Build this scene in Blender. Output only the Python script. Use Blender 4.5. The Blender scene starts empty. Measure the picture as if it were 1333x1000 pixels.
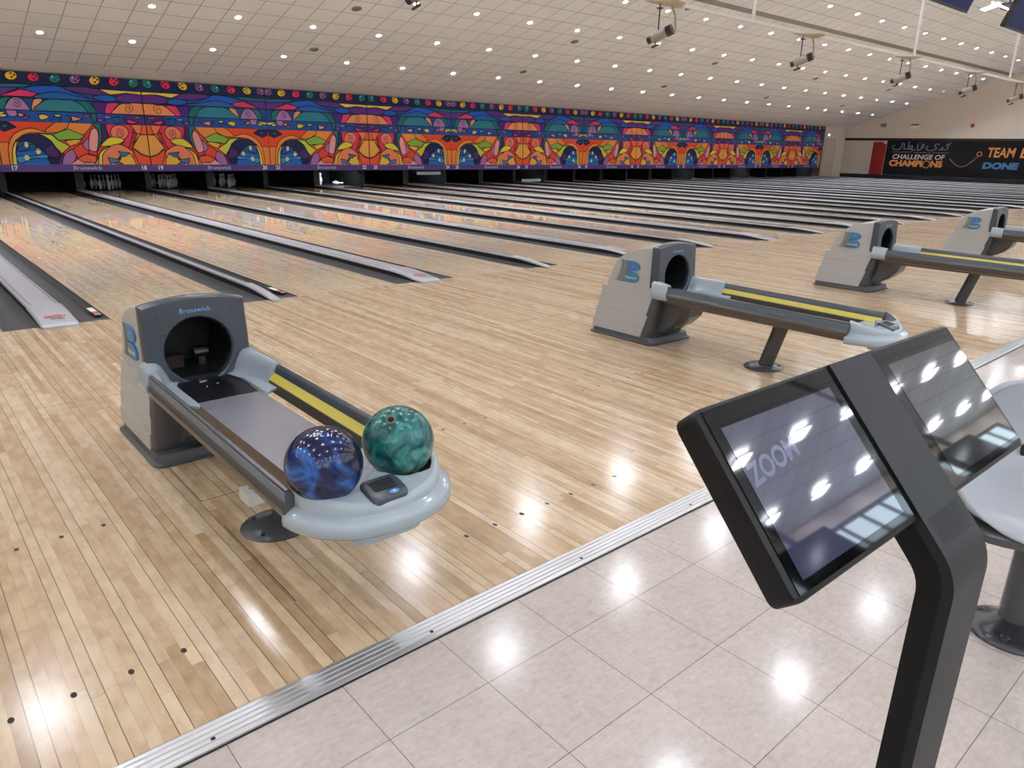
import bpy, math, random
from mathutils import Vector, Matrix
random.seed(4)
S = bpy.context.scene
C = S.collection
PI = math.pi
# ------------------------------------------------------------------ helpers
def lin(h):
    h = h.lstrip('#')
    o = []
    for i in (0, 2, 4):
        c = int(h[i:i + 2], 16) / 255
        o.append(c / 12.92 if c <= .04045 else ((c + .055) / 1.055) ** 2.4)
    return (*o, 1)

class MB:
    """collects polygons into one mesh"""
    def __init__(s):
        s.v, s.f, s.m = [], [], []
    def add(s, vs, fs, mi=0):
        b = len(s.v)
        s.v += [tuple(v) for v in vs]
        for f in fs:
            s.f.append([b + i for i in f]); s.m.append(mi)
        return s
    def box(s, x0, x1, y0, y1, z0, z1, mi=0):
        return s.add([(x0,y0,z0),(x1,y0,z0),(x1,y1,z0),(x0,y1,z0),(x0,y0,z1),(x1,y0,z1),(x1,y1,z1),(x0,y1,z1)],
                     [(0,3,2,1),(4,5,6,7),(0,1,5,4),(1,2,6,5),(2,3,7,6),(3,0,4,7)], mi)
    def loft(s, rings, mi=0, closed=True, cap0=True, cap1=True):
        n = len(rings[0]); vs = [p for r in rings for p in r]; fs = []
        for k in range(len(rings) - 1):
            for i in range(n if closed else n - 1):
                j = (i + 1) % n
                fs.append((k*n+i, k*n+j, (k+1)*n+j, (k+1)*n+i))
        if cap0: fs.append(tuple(reversed(range(n))))
        if cap1: fs.append(tuple((len(rings)-1)*n + i for i in range(n)))
        return s.add(vs, fs, mi)
    def prism(s, poly, fn, a, b, mi=0):
        """poly of 2d points, fn(p, q, t) -> xyz, extruded t = a..b"""
        return s.loft([[fn(p[0], p[1], a) for p in poly], [fn(p[0], p[1], b) for p in poly]], mi)
    def tube(s, path, r, n=12, mi=0, cap=True):
        path = [Vector(p) for p in path]; rings = []; up = None
        for i, p in enumerate(path):
            d = (path[min(i+1, len(path)-1)] - path[max(i-1, 0)]).normalized()
            if up is None:
                up = Vector((0,0,1)) if abs(d.z) < .9 else Vector((1,0,0))
            a = d.cross(up).normalized(); b = a.cross(d).normalized(); up = b
            rr = r[i] if isinstance(r, (list, tuple)) else r
            rings.append([p + (a*math.cos(2*PI*k/n) + b*math.sin(2*PI*k/n))*rr for k in range(n)])
        return s.loft(rings, mi, True, cap, cap)
    def lathe(s, prof, n=32, M=None, mi=0, cap0=True, cap1=True):
        M = M or Matrix(); rings = []
        for r, z in prof:
            rings.append([M @ Vector((r*math.cos(2*PI*k/n), r*math.sin(2*PI*k/n), z)) for k in range(n)])
        return s.loft(rings, mi, True, cap0, cap1)
    def build(s, name, mats, parent=None, smooth=None, bevel=None, seg=2):
        me = bpy.data.meshes.new(name); me.from_pydata(s.v, [], s.f)
        mats = mats if isinstance(mats, (list, tuple)) else [mats]
        for m in mats: me.materials.append(m)
        for p, mi in zip(me.polygons, s.m): p.material_index = mi
        me.update()
        if smooth is not None:
            me.shade_smooth(); me.set_sharp_from_angle(angle=math.radians(smooth))
        o = bpy.data.objects.new(name, me); C.objects.link(o)
        if parent: o.parent = parent
        if bevel:
            b = o.modifiers.new('b', 'BEVEL'); b.width = bevel; b.segments = seg; b.limit_method = 'ANGLE'; b.angle_limit = math.radians(40)
            me.shade_smooth(); b.harden_normals = True
        return o

def tag(o, label, cat, group=None):
    o['label'] = label; o['category'] = cat
    if group: o['group'] = group
    return o
def thing(name, label, cat, loc=(0,0,0), rz=0, group=None):
    o = bpy.data.objects.new(name, None); C.objects.link(o); o.location = loc; o.rotation_euler = (0,0,rz)
    o.empty_display_size = .1
    return tag(o, label, cat, group)
def struct(o):
    o['kind'] = 'structure'; return o
def dup(root, loc=None, label=None, group=None):
    r = root.copy(); C.objects.link(r)
    if loc is not None: r.location = loc
    if label: r['label'] = label
    if group: r['group'] = group
    for ch in list(root.children):
        c = ch.copy(); C.objects.link(c); c.parent = r
        for g in list(ch.children):
            d = g.copy(); C.objects.link(d); d.parent = c
    return r

def text_mesh(name, body, size, mat, parent, M, bold=0.0, align='CENTER', shear=0, ext=.001, space=1.0, width=None):
    cu = bpy.data.curves.new(name, 'FONT'); cu.body = body; cu.size = size; cu.align_x = align; cu.align_y = 'CENTER'
    cu.offset = bold; cu.shear = shear; cu.extrude = ext; cu.space_character = space; cu.resolution_u = 3
    t = bpy.data.objects.new(name, cu); C.objects.link(t)
    bpy.context.view_layer.update()
    me = bpy.data.meshes.new_from_object(t.evaluated_get(bpy.context.evaluated_depsgraph_get()))
    bpy.data.objects.remove(t); bpy.data.curves.remove(cu)
    if width:
        xs = [v.co.x for v in me.vertices]
        if xs:
            w = max(xs) - min(xs)
            for v in me.vertices: v.co.x *= width / w
    me.materials.clear(); me.materials.append(mat); me.transform(M)
    me.name = name
    o = bpy.data.objects.new(name, me); C.objects.link(o)
    if parent: o.parent = parent
    return o
def frame(o, ex, ey):
    ex = Vector(ex).normalized(); ey = Vector(ey).normalized(); ez = ex.cross(ey)
    M = Matrix((ex, ey, ez)).transposed().to_4x4(); M.translation = Vector(o); return M

# ------------------------------------------------------------------ materials
def pm(name, col, rough=.5, metal=0, spec=.5, coat=0, coatr=.05, emit=None, es=1, bump=None, var=None):
    m = bpy.data.materials.new(name); m.use_nodes = True
    nt = m.node_tree; b = nt.nodes['Principled BSDF']
    c = lin(col) if isinstance(col, str) else col
    b.inputs['Base Color'].default_value = c; b.inputs['Roughness'].default_value = rough
    b.inputs['Metallic'].default_value = metal; b.inputs['Specular IOR Level'].default_value = spec
    b.inputs['Coat Weight'].default_value = coat; b.inputs['Coat Roughness'].default_value = coatr
    if emit:
        b.inputs['Emission Color'].default_value = lin(emit); b.inputs['Emission Strength'].default_value = es
    if bump or var:
        tc = nt.nodes.new('ShaderNodeTexCoord'); n = nt.nodes.new('ShaderNodeTexNoise')
        n.inputs['Scale'].default_value = (bump or var)[0]; n.inputs['Detail'].default_value = 3
        nt.links.new(tc.outputs['Object'], n.inputs['Vector'])
        if bump:
            bp = nt.nodes.new('ShaderNodeBump'); bp.inputs['Strength'].default_value = bump[1]; bp.inputs['Distance'].default_value = .002
            nt.links.new(n.outputs['Fac'], bp.inputs['Height']); nt.links.new(bp.outputs['Normal'], b.inputs['Normal'])
        if var:
            mx = nt.nodes.new('ShaderNodeMix'); mx.data_type = 'RGBA'
            mx.inputs['A'].default_value = tuple(x*(1-var[1]) for x in c[:3]) + (1,)
            mx.inputs['B'].default_value = tuple(min(1, x*(1+var[1])) for x in c[:3]) + (1,)
            nt.links.new(n.outputs['Fac'], mx.inputs['Factor']); nt.links.new(mx.outputs['Result'], b.inputs['Base Color'])
    return m

class NT:
    """tiny node-graph writer"""
    def __init__(s, m): s.nt = m.node_tree; s.b = s.nt.nodes['Principled BSDF']
    def lk(s, a, b): s.nt.links.new(a, b)
    def math(s, op, a, b=None, c=None):
        n = s.nt.nodes.new('ShaderNodeMath'); n.operation = op
        for i, x in enumerate((a, b, c)):
            if x is None: continue
            if hasattr(x, 'links') or hasattr(x, 'is_output'): s.lk(x, n.inputs[i])
            else: n.inputs[i].default_value = x
        return n.outputs[0]
    def coord(s):
        t = s.nt.nodes.new('ShaderNodeTexCoord'); q = s.nt.nodes.new('ShaderNodeSeparateXYZ'); s.lk(t.outputs['Object'], q.inputs[0]); return t.outputs['Object'], q.outputs
    def comb(s, x, y, z=0.0):
        n = s.nt.nodes.new('ShaderNodeCombineXYZ')
        for i, v in enumerate((x, y, z)):
            if hasattr(v, 'is_output'): s.lk(v, n.inputs[i])
            else: n.inputs[i].default_value = v
        return n.outputs[0]
    def white(s, vec):
        n = s.nt.nodes.new('ShaderNodeTexWhiteNoise'); n.noise_dimensions = '2D'; s.lk(vec, n.inputs['Vector']); return n.outputs['Value']
    def noise(s, vec, scale, detail=3, rough=.6):
        n = s.nt.nodes.new('ShaderNodeTexNoise'); s.lk(vec, n.inputs['Vector']); n.inputs['Scale'].default_value = scale; n.inputs['Detail'].default_value = detail; n.inputs['Roughness'].default_value = rough; return n.outputs['Fac']
    def ramp(s, fac, stops):
        n = s.nt.nodes.new('ShaderNodeValToRGB'); e = n.color_ramp.elements
        while len(e) < len(stops): e.new(.5)
        for k, (p, c) in enumerate(stops): e[k].position = p; e[k].color = lin(c) if isinstance(c, str) else c
        s.lk(fac, n.inputs[0]); return n.outputs[0]
    def mix(s, f, a, b, bt='MIX'):
        n = s.nt.nodes.new('ShaderNodeMix'); n.data_type = 'RGBA'; n.blend_type = bt
        for k, v in (('Factor', f), ('A', a), ('B', b)):
            if hasattr(v, 'is_output'): s.lk(v, n.inputs[k])
            else: n.inputs[k].default_value = v
        return n.outputs['Result']
    def bump(s, h, st, dist=.002):
        n = s.nt.nodes.new('ShaderNodeBump'); n.inputs['Strength'].default_value = st; n.inputs['Distance'].default_value = dist
        s.lk(h, n.inputs['Height']); s.lk(n.outputs[0], s.b.inputs['Normal'])

def wood(name, bw, per, x0, tones, rough, seam_all, seam_key, coat, bmp=.014):
    m = pm(name, '#C0A070', rough); g = NT(m); v, q = g.coord()
    col = g.math('FLOOR', g.math('DIVIDE', g.math('SUBTRACT', q['X'], x0), bw))
    fr = g.math('FRACT', g.math('DIVIDE', g.math('SUBTRACT', q['X'], x0), bw))
    off = g.math('MULTIPLY', g.white(g.comb(col, 7.3)), 5.0)
    yy = g.math('DIVIDE', g.math('ADD', q['Y'], off), .95)
    row = g.math('FLOOR', yy); rfr = g.math('FRACT', yy)
    val = g.white(g.comb(col, row))
    base = g.ramp(val, tones)
    # grain stretched along the board
    gv = g.comb(g.math('MULTIPLY', q['X'], 90.0), g.math('ADD', g.math('MULTIPLY', q['Y'], 3.0), g.math('MULTIPLY', val, 40.0)), col)
    gr = g.noise(gv, 1.0, 4)
    blot = g.noise(g.comb(g.math('MULTIPLY', q['X'], 14.0), g.math('MULTIPLY', q['Y'], 7.0), g.math('MULTIPLY', val, 30.0)), 1.3, 4)
    c1 = g.mix(g.math('MULTIPLY', gr, .45), base, lin('#AE9070'), 'MIX')
    c1 = g.mix(.30, c1, g.ramp(blot, [(.3, '#8A7460'), (.55, '#C0B0A0'), (.75, '#D8CCBE')]), 'OVERLAY')
    c1 = g.mix(.15, c1, g.ramp(blot, [(.35, '#AC9072'), (.6, '#E2D0B6')]), 'MIX')
    # seams
    e = g.math('MINIMUM', fr, g.math('SUBTRACT', 1.0, fr))
    sa = g.math('MULTIPLY', g.math('LESS_THAN', e, .025), seam_all)
    if per:
        k = g.math('FLOORED_MODULO', g.math('ROUND', g.math('DIVIDE', g.math('SUBTRACT', q['X'], x0), bw)), per)
        key = g.math('LESS_THAN', k, 1.5)
        sk = g.math('MULTIPLY', g.math('MULTIPLY', g.math('LESS_THAN', e, .038), key), seam_key)
        sa = g.math('MAXIMUM', sa, sk)
    ee = g.math('MULTIPLY', g.math('LESS_THAN', g.math('MINIMUM', rfr, g.math('SUBTRACT', 1.0, rfr)), .0012), .25)
    sa = g.math('MAXIMUM', sa, ee)
    c1 = g.mix(sa, c1, lin('#2A1C12'))
    g.lk(c1, g.b.inputs['Base Color'])
    big = g.noise(v, 2.2, 2)
    g.lk(g.math('ADD', g.math('MULTIPLY', big, .05 if bmp else .01), rough - (.025 if bmp else .005)), g.b.inputs['Roughness'])
    if bmp: g.bump(g.noise(g.comb(g.math('MULTIPLY', q['X'], 30.0), g.math('MULTIPLY', q['Y'], 6.0), 0.0), 1.0, 2), bmp, .004)
    g.b.inputs['Coat Weight'].default_value = coat; g.b.inputs['Coat Roughness'].default_value = .06
    return m
TONES_A = [(0, '#A98F6D'), (.2, '#BDA583'), (.5, '#CAB595'), (.75, '#D3C1A4'), (1, '#DDCDB3')]
TONES_L = [(0, '#C4B498'), (.3, '#CEC0A6'), (.6, '#D6C9B1'), (1, '#DCD1BC')]
M_app = wood('maple_approach', .1335/4, 4, .501 - .1335/8, TONES_A, .155, .22, .72, 0)
M_lane = wood('maple_lane', 1.0541/39, 0, .0, TONES_L, .055, .6, 0, 0, 0)

def tile_mat():
    m = pm('vinyl_tile', '#B9ADA3', .2); g = NT(m); v, q = g.coord()
    fx = g.math('FRACT', g.math('DIVIDE', g.math('SUBTRACT', q['X'], .09), .3)); fy = g.math('FRACT', g.math('DIVIDE', g.math('ADD', q['Y'], 5.0), .3))
    cx = g.math('FLOOR', g.math('DIVIDE', g.math('SUBTRACT', q['X'], .09), .3)); cy = g.math('FLOOR', g.math('DIVIDE', g.math('ADD', q['Y'], 5.0), .3))
    ch = g.math('FLOORED_MODULO', g.math('ADD', cx, cy), 2.0)
    a = g.noise(v, 45, 4, .7); bl = g.noise(v, 7, 3)
    st = g.noise(g.comb(g.math('MULTIPLY', q['X'], 26.0), g.math('MULTIPLY', q['Y'], 80.0), ch), 1.0, 3)
    c = g.ramp(a, [(.3, '#B0A59D'), (.5, '#C2B7AF'), (.7, '#CFC5BD')])
    c = g.mix(.35, c, g.ramp(st, [(.35, '#B0A49C'), (.62, '#CDC3BA')]))
    c = g.mix(.25, c, g.ramp(bl, [(.35, '#B0A59D'), (.65, '#CDC3BB')]))
    c = g.mix(g.math('MULTIPLY', g.white(g.comb(cx, cy)), .10), c, lin('#9A8D84'))
    ex = g.math('MINIMUM', fx, g.math('SUBTRACT', 1.0, fx)); ey = g.math('MINIMUM', fy, g.math('SUBTRACT', 1.0, fy))
    ln = g.math('LESS_THAN', g.math('MINIMUM', ex, ey), .0035)
    c = g.mix(g.math('MULTIPLY', ln, .75), c, lin('#4A4038'))
    g.lk(c, g.b.inputs['Base Color'])
    g.lk(g.math('ADD', g.math('MULTIPLY', g.noise(v, 3, 3), .10), .08), g.b.inputs['Roughness'])
    g.bump(g.noise(v, 16, 3), .045, .003)
    return m
M_tile = tile_mat()

def ceil_mat(phx, phy):
    m = pm('ceiling_tile', '#CFC6BE', .9); g = NT(m); v, q = g.coord()
    T = .607
    def fr(a, ph): return g.math('FRACT', g.math('DIVIDE', g.math('SUBTRACT', a, ph), T))
    def fl(a, ph): return g.math('FLOOR', g.math('DIVIDE', g.math('SUBTRACT', a, ph), T))
    fx, fy = fr(q['X'], phx), fr(q['Y'], phy)
    e = g.math('MINIMUM', g.math('MINIMUM', fx, g.math('SUBTRACT', 1.0, fx)), g.math('MINIMUM', fy, g.math('SUBTRACT', 1.0, fy)))
    ln = g.math('LESS_THAN', e, .018)
    t = g.white(g.comb(fl(q['X'], phx), fl(q['Y'], phy)))
    c = g.ramp(t, [(0, '#E7E8EA'), (.5, '#ECEDEF'), (1, '#F0F1F3')])
    c = g.mix(.3, c, g.ramp(g.noise(v, 60, 2), [(.4, '#E2DFDD'), (.6, '#F7F6F6')]))
    c = g.mix(g.math('MULTIPLY', ln, .8), c, lin('#9A918A'))
    g.lk(c, g.b.inputs['Base Color']); return m
wall_m = pm('wall_paint', '#DBCFC2', .8, var=(1.5, .02))
dark_pit = pm('pit_black', '#0A0A0C', .8)
kick_m = pm('kickback_laminate', '#121010', .6)
black_trim = pm('black_trim', '#151212', .5)
gutter_m = pm('gutter_composite', '#39393B', .6, spec=.3, bump=(25, .1), var=(9, .25))
cap_m = pm('capping_grey', '#A9AAB0', .28, spec=.6, var=(14, .10))
support_m = pm('support_dark', '#242426', .6, spec=.3)
capd_m = pm('capping_edge', '#6C6E76', .35)
line_m = pm('seam_black', '#17120F', .6)
alu = pm('brushed_aluminium', '#D6D6D8', .30, .85)
alu_d = pm('dark_anodised', '#5C5B5A', .4, 1)
rail_m = pm('rail_dark', '#4A4643', .28, spec=.7); plate_r = pm('rail_plate_slate', '#566878', .34, spec=.7)
shell_m = pm('hood_grey_plastic', '#AFB0B0', .34, bump=(180, .06))
slate = pm('slate_plastic', '#3E464F', .27, spec=.6)
slate2 = pm('slate_lower_plastic', '#45474A', .26, spec=.6)
plinth_m = pm('plinth_rubber', '#4B4E51', .45)
lgrey = pm('light_grey_plastic', '#A3AEB6', .16, spec=.5, coat=.4, bump=(260, .05))
blackin = pm('black_interior', '#0B0B0C', .55)
yellow_m = pm('yellow_bumper', '#C8B84C', .4)
yellow_m2 = pm('olive_rail', '#84826C', .35)
blue_m = pm('logo_blue', '#3A76A8', .35)
blue_d = pm('logo_blue_edge', '#27537E', .4)
stripe_m = pm('logo_stripe', '#92938B', .45)
stripe_d = pm('logo_stripe_gap', '#4C4C48', .5)
txt_blue = pm('lettering_blue', '#5C93CC', .4)
txt_yel = pm('lettering_yellow', '#D6D08A', .4)
white_m = pm('white_plastic', '#E4E2DE', .4)
paint_w = pm('lettering_white', '#E9E4E6', .5)
red_m = pm('red_door_paint', '#8E1A1C', .45)
redtxt = pm('sticker_red', '#C0434A', .5)
chrome = pm('chrome', '#C8C8CA', .15, 1)
brown_m = pm('panel_brown', '#6A5A50', .6)

# belt: brushed metal, darker plate near the hood
belt_m = pm('deck_metal', '#92919A', .27, .45, bump=(6, .05), var=(5, .12))
belt_d = pm('deck_dark_plate', '#1D1D21', .3, .3)

def emis(name, col, st):
    m = bpy.data.materials.new(name); m.use_nodes = True; nt = m.node_tree
    nt.nodes.remove(nt.nodes['Principled BSDF']); e = nt.nodes.new('ShaderNodeEmission')
    e.inputs[0].default_value = lin(col); e.inputs[1].default_value = st
    nt.links.new(e.outputs[0], nt.nodes['Material Output'].inputs[0]); return m
L_down = emis('downlight_lamp', '#F0F4FF', 2100)
L_panel = emis('panel_lamp', '#F0F4FF', 31)
L_win = emis('daylight_pane', '#CFE3EE', 4.0)
_nt = L_win.node_tree; _tc = _nt.nodes.new('ShaderNodeTexCoord'); _sp = _nt.nodes.new('ShaderNodeSeparateXYZ'); _nt.links.new(_tc.outputs['Object'], _sp.inputs[0])
_m1 = _nt.nodes.new('ShaderNodeMath'); _m1.operation = 'MULTIPLY'; _m1.inputs[1].default_value = 9.0; _nt.links.new(_sp.outputs['X'], _m1.inputs[0])
_m2 = _nt.nodes.new('ShaderNodeMath'); _m2.operation = 'FRACT'; _nt.links.new(_m1.outputs[0], _m2.inputs[0])
_m3 = _nt.nodes.new('ShaderNodeMapRange'); _m3.inputs['From Min'].default_value = .25; _m3.inputs['From Max'].default_value = .45; _m3.inputs['To Min'].default_value = 1.6; _m3.inputs['To Max'].default_value = 5.0; _nt.links.new(_m2.outputs[0], _m3.inputs['Value'])
_nt.links.new(_m3.outputs[0], [n for n in _nt.nodes if n.type == 'EMISSION'][0].inputs[1])

# ------------------------------------------------------------------ layout constants (metres; foul line y = 0, lanes run +y)
W, N, LW = .7014, .5012, 1.0541
P = W + N + 2*LW
YM, ZM0, ZM1 = 15.355, .526, 2.797
YC = -4.689
XR = 44.16
XL = -14.0
YB = -14.5
SL = .305
def zc(y): return 2.97 + SL*(14.85 - y)
RIDGE = 3.0
ZF = zc(RIDGE)

# ------------------------------------------------------------------ setting
# approach
b = MB(); b.box(XL, XR, YC, -.004, -.3, 0)
floor = struct(b.build('floor', M_app))
b = MB()
for n in range(15, 41):
    k = (n - 15)//2; cx = k*P + (-.88 if n % 2 else .90)
    for i in range(-3, 4):
        for y in (-3.48, -4.37):
            b.lathe([(.0075, .0006)], 14, Matrix.Translation((cx + i*.1335, y, 0)) @ Matrix.Diagonal((1, 1.6, 1, 1)), cap0=False)
o = b.build('inlaid_dots', line_m, floor)
b = MB()
for x0 in (.045, 3.36, 6.83, 10.32, 13.7):
    b.box(x0-.19, x0-.187, -3.51, -3.1, 0, .0006); b.box(x0-.19, x0+.19, -3.513, -3.51, 0, .0006); b.box(x0+.187, x0+.19, -3.51, -3.1, 0, .0006)
    b.box(x0-.19, x0-.187, -4.35, -3.75, 0, .0006)
    b.box(x0-.5, x0+.35, -1.952, -1.95, 0, .0006)
b.build('trapdoor_seams', line_m, floor)
# concourse
b = MB(); b.box(XL, XR, YB, YC - .076, -.3, -.002)
struct(b.build('floor_concourse', M_tile))
# aluminium threshold with ribs
b = MB()
prof = [(YC+.012, 0), (YC+.010, .003)]
y = YC + .004
for i in range(4):
    prof += [(y, .006), (y-.011, .006), (y-.0125, .003), (y-.0155, .003)]; y -= .017
prof += [(y, .006), (y-.012, .004), (y-.014, -.002)]
b.loft([[(XL, p, z) for p, z in prof], [(XR, p, z) for p, z in prof]], closed=False, cap0=False, cap1=False)
tr = struct(b.build('trim_1', alu))
b = MB()
for i in range(40):
    b.lathe([(.006, .0065)], 12, Matrix.Translation((-1.15 + i*.62, YC - .052, 0)), cap0=False)
b.build('screws', line_m, tr)
b = MB(); b.box(XL, XR, YC-.083, YC-.078, -.001, .0008); b.build('edge_gap', line_m, tr)
# sub floor under the lanes and pits
b = MB(); b.box(XL, XR, -.004, 18.2, -.35, -.115); struct(b.build('floor_lane_bed', dark_pit))
# lanes left of the first built lane: plain continuation
b = MB(); b.box(XL, -W/2-LW-N-.0, 0.001, 15.9, -.115, 0); struct(b.build('floor_lanes', M_lane))
# aisle right of lane 40
XE = P/2 + 12*P
b = MB(); b.box(XE + N/2, XR, 0.001, YM, -.115, 0); struct(b.build('floor_aisle', pm('aisle_floor', '#6E6A68', .4)))

# ceiling: slope, frame rotated so that local x runs along the lanes' front and local y up the slope
sf = math.sqrt(1 + SL*SL)
ph_light = (14.85 - 13.25)*sf
ROWS_Y = [13.25 - 1.741*k for k in range(4)] + [6.12]
COLS_X = [2.53 + 1.82*k for k in range(-3, 23)]
def slope_obj(y0, y1, name, mat):
    b = MB(); s0 = (14.85 - y0)*sf; s1 = (14.85 - y1)*sf; H = .2; r = .067; n = 16
    rs = sorted((14.85 - y)*sf for y in ROWS_Y if y1 < y < y0)
    xs0, xs1 = XL - 2.53, XR - 2.53; cur = s0
    def quad(xa, xb, sa, sb): b.add([(xa, sa, 0), (xb, sa, 0), (xb, sb, 0), (xa, sb, 0)], [(0,1,2,3)])
    for c in rs:
        quad(xs0, xs1, cur, c - H); xc = xs0
        for X_ in COLS_X:
            x = X_ - 2.53; quad(xc, x - H, c - H, c + H)
            sq = []; ci = []
            for k in range(n):
                a = 2*PI*k/n; ca, sa = math.cos(a), math.sin(a); m_ = H/max(abs(ca), abs(sa))
                sq.append((x + ca*m_, c + sa*m_, 0)); ci.append((x + ca*r, c + sa*r, 0))
            b.loft([sq, ci], cap0=False, cap1=False); xc = x + H
        quad(xc, xs1, c - H, c + H); cur = c + H
    quad(xs0, xs1, cur, s1)
    b.box(xs0, xs1, s0, s1, .16, .22)
    b.add([(xs0, s0, 0), (xs1, s0, 0), (xs1, s0, .2), (xs0, s0, .2), (xs0, s1, 0), (xs1, s1, 0), (xs1, s1, .2), (xs0, s1, .2)], [(0,1,2,3), (4,5,6,7)])
    o = b.build(name, mat)
    ang = math.atan(SL)
    o.matrix_world = Matrix(((1,0,0,2.53), (0,-math.cos(ang), math.sin(ang), 14.85), (0, math.sin(ang), math.cos(ang), 2.97), (0,0,0,1)))
    return struct(o)
ceil_m = ceil_mat(-.3035, ph_light - .3035)
slope_obj(14.85, 7.35, 'ceiling', ceil_m)
slope_obj(7.12, RIDGE, 'ceiling_rear', ceil_m)
b = MB(); b.box(XL, XR, YB, RIDGE, ZF, ZF + .12); struct(b.build('ceiling_flat', ceil_m))
# plain margin board between tiles and mural
b = MB()
b.add([(XL, 14.85, 2.97), (XR, 14.85, 2.97), (XR, 15.42, 2.80), (XL, 15.42, 2.80), (XL, 14.85, 3.1), (XR, 14.85, 3.1), (XR, 15.42, 3.1), (XL, 15.42, 3.1)],
      [(0,1,2,3), (7,6,5,4), (0,4,5,1), (1,5,6,2), (2,6,7,3), (3,7,4,0)])
struct(b.build('ceiling_margin', pm('plaster', '#EAE6E2', .85)))
# slot diffuser in the gap
b = MB()
zz = lambda y, d=0: zc(y) + d
for (ya, yb_) in ((7.34, 7.325), (7.30, 7.285), (7.26, 7.245), (7.22, 7.205), (7.18, 7.165), (7.14, 7.125)):
    b.add([(XL, ya, zz(ya)), (XR, ya, zz(ya)), (XR, yb_, zz(yb_)), (XL, yb_, zz(yb_)), (XL, ya, zz(ya, .08)), (XR, ya, zz(ya, .08)), (XR, yb_, zz(yb_, .08)), (XL, yb_, zz(yb_, .08))],
          [(0,1,2,3), (7,6,5,4), (0,4,5,1), (1,5,6,2), (2,6,7,3), (3,7,4,0)])
dif = thing('slot_diffuser', 'long grey linear slot air diffuser running across the sloping tiled ceiling', 'air vent', (15, 7.26, zc(7.26)))
o = b.build('slats', pm('diffuser_grey', '#A8A09A', .5, .2), dif); o.location = -dif.location
b = MB(); b.add([(XL, 7.345, zz(7.345, .1)), (XR, 7.345, zz(7.345, .1)), (XR, 7.125, zz(7.125, .1)), (XL, 7.125, zz(7.125, .1))], [(0,1,2,3)])
o = b.build('duct_backing', pm('duct_dark', '#3A3735', .8), dif); o.location = -dif.location

# walls
b = MB(); b.box(XR, XR+.2, YB, 18.2, -.3, 7.2); struct(b.build('wall_right', wall_m))
b = MB(); b.box(XL-.2, XL, YB, 18.2, -.3, 7.2); struct(b.build('wall_left', wall_m))
b = MB(); b.box(XE + .12, XR, YM, YM+.15, -.1, 3.2); wf = struct(b.build('wall_front', wall_m))
b = MB(); b.box(XL, XR, 18.0, 18.2, -.3, 3.2); struct(b.build('wall_pit', dark_pit))
b = MB(); b.box(XE, XE + .12, YM - .06, 17.9, -.1, 2.8); struct(b.build('trim_2', brown_m))
# panel door at the end of the mural wall
b = MB(); b.box(41.75, 43.0, YM-.012, YM, 0, 2.1); d1 = struct(b.build('door_1', pm('door_beige', '#C8BAAA', .6)))
b = MB()
for q in ((41.72, 41.75, 0, 2.13), (43.0, 43.03, 0, 2.13), (41.75, 43.0, 2.1, 2.13)): b.box(q[0], q[1], YM-.02, YM, q[2], q[3])
b.build('door_frame', pm('door_frame_grey', '#A2968A', .6), d1)
b = MB(); b.tube([(41.85, YM-.012, 1.0), (41.85, YM-.06, 1.0), (41.95, YM-.06, 1.0)], .012, 8); b.build('door_handle', alu, d1)
# back wall with a run of tall windows with blinds
b = MB()
wx = [(-11.5 + i*6.2, -11.5 + i*6.2 + 4.9) for i in range(9)]
WZ0, WZ1 = 3.3, 6.15
b.box(XL, XR, YB-.2, YB, -.3, WZ0); b.box(XL, XR, YB-.2, YB, WZ1, 7.2)
edges = [XL] + [e for w_ in wx for e in w_] + [XR]
for i in range(0, len(edges), 2): b.box(edges[i], edges[i+1], YB-.2, YB, WZ0, WZ1)
struct(b.build('wall_back', wall_m))
winf = pm('window_frame_dark', '#4A4C4C', .5); slatm = pm('blind_slat', '#B8C4CA', .6)
for i, (a, c) in enumerate(wx):
    f = MB()
    f.box(a, c, YB-.12, YB-.04, WZ0, WZ0+.06); f.box(a, c, YB-.12, YB-.04, WZ1-.06, WZ1); f.box(a, c, YB-.12, YB-.04, 5.25, 5.35); f.box(a, c, YB-.12, YB-.04, 4.3, 4.4)
    for k in range(6): x = a + (c-a-.06)*k/5; f.box(x, x+.06, YB-.12, YB-.04, WZ0, WZ1)
    w_ = struct(f.build('window_%d' % (i+1), winf))
    g = MB(); g.box(a, c, YB-.16, YB-.15, WZ0, WZ1); g.build('pane', L_win, w_)

# ------------------------------------------------------------------ lanes and dividers
def lane_x(n):
    k = (n - 15)//2
    return k*P + (-(W/2 + LW/2) if n % 2 else (W/2 + LW/2))
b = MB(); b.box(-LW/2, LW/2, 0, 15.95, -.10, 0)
pd = MB(); pd.box(-LW/2, LW/2, 15.95, 17.75, -.10, 0)  # pit shade put into the deck's dark colour, which also cuts bounce
lane0 = None
arrow = MB()
for i in range(-3, 4):
    xx = i*LW*5/39; yy = 4.80 - abs(i)*.33
    arrow.add([(xx-.014, yy-.08, .0006), (xx+.014, yy-.08, .0006), (xx, yy+.08, .0006)], [(0,1,2)])
for i in range(-3, 4):
    xx = i*.095
    arrow.add([(xx-.006, 2.1-.012, .0006), (xx+.006, 2.1-.012, .0006), (xx+.006, 2.1+.012, .0006), (xx-.006, 2.1+.012, .0006)], [(0,1,2,3)])
for i, yy in ((-3, 10.6), (-2, 11.1), (2, 11.1), (3, 10.6)):
    xx = i*.13; arrow.add([(xx-.012, yy, .0006), (xx+.012, yy, .0006), (xx+.012, yy+.9, .0006), (xx-.012, yy+.9, .0006)], [(0,1,2,3)])
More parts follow.
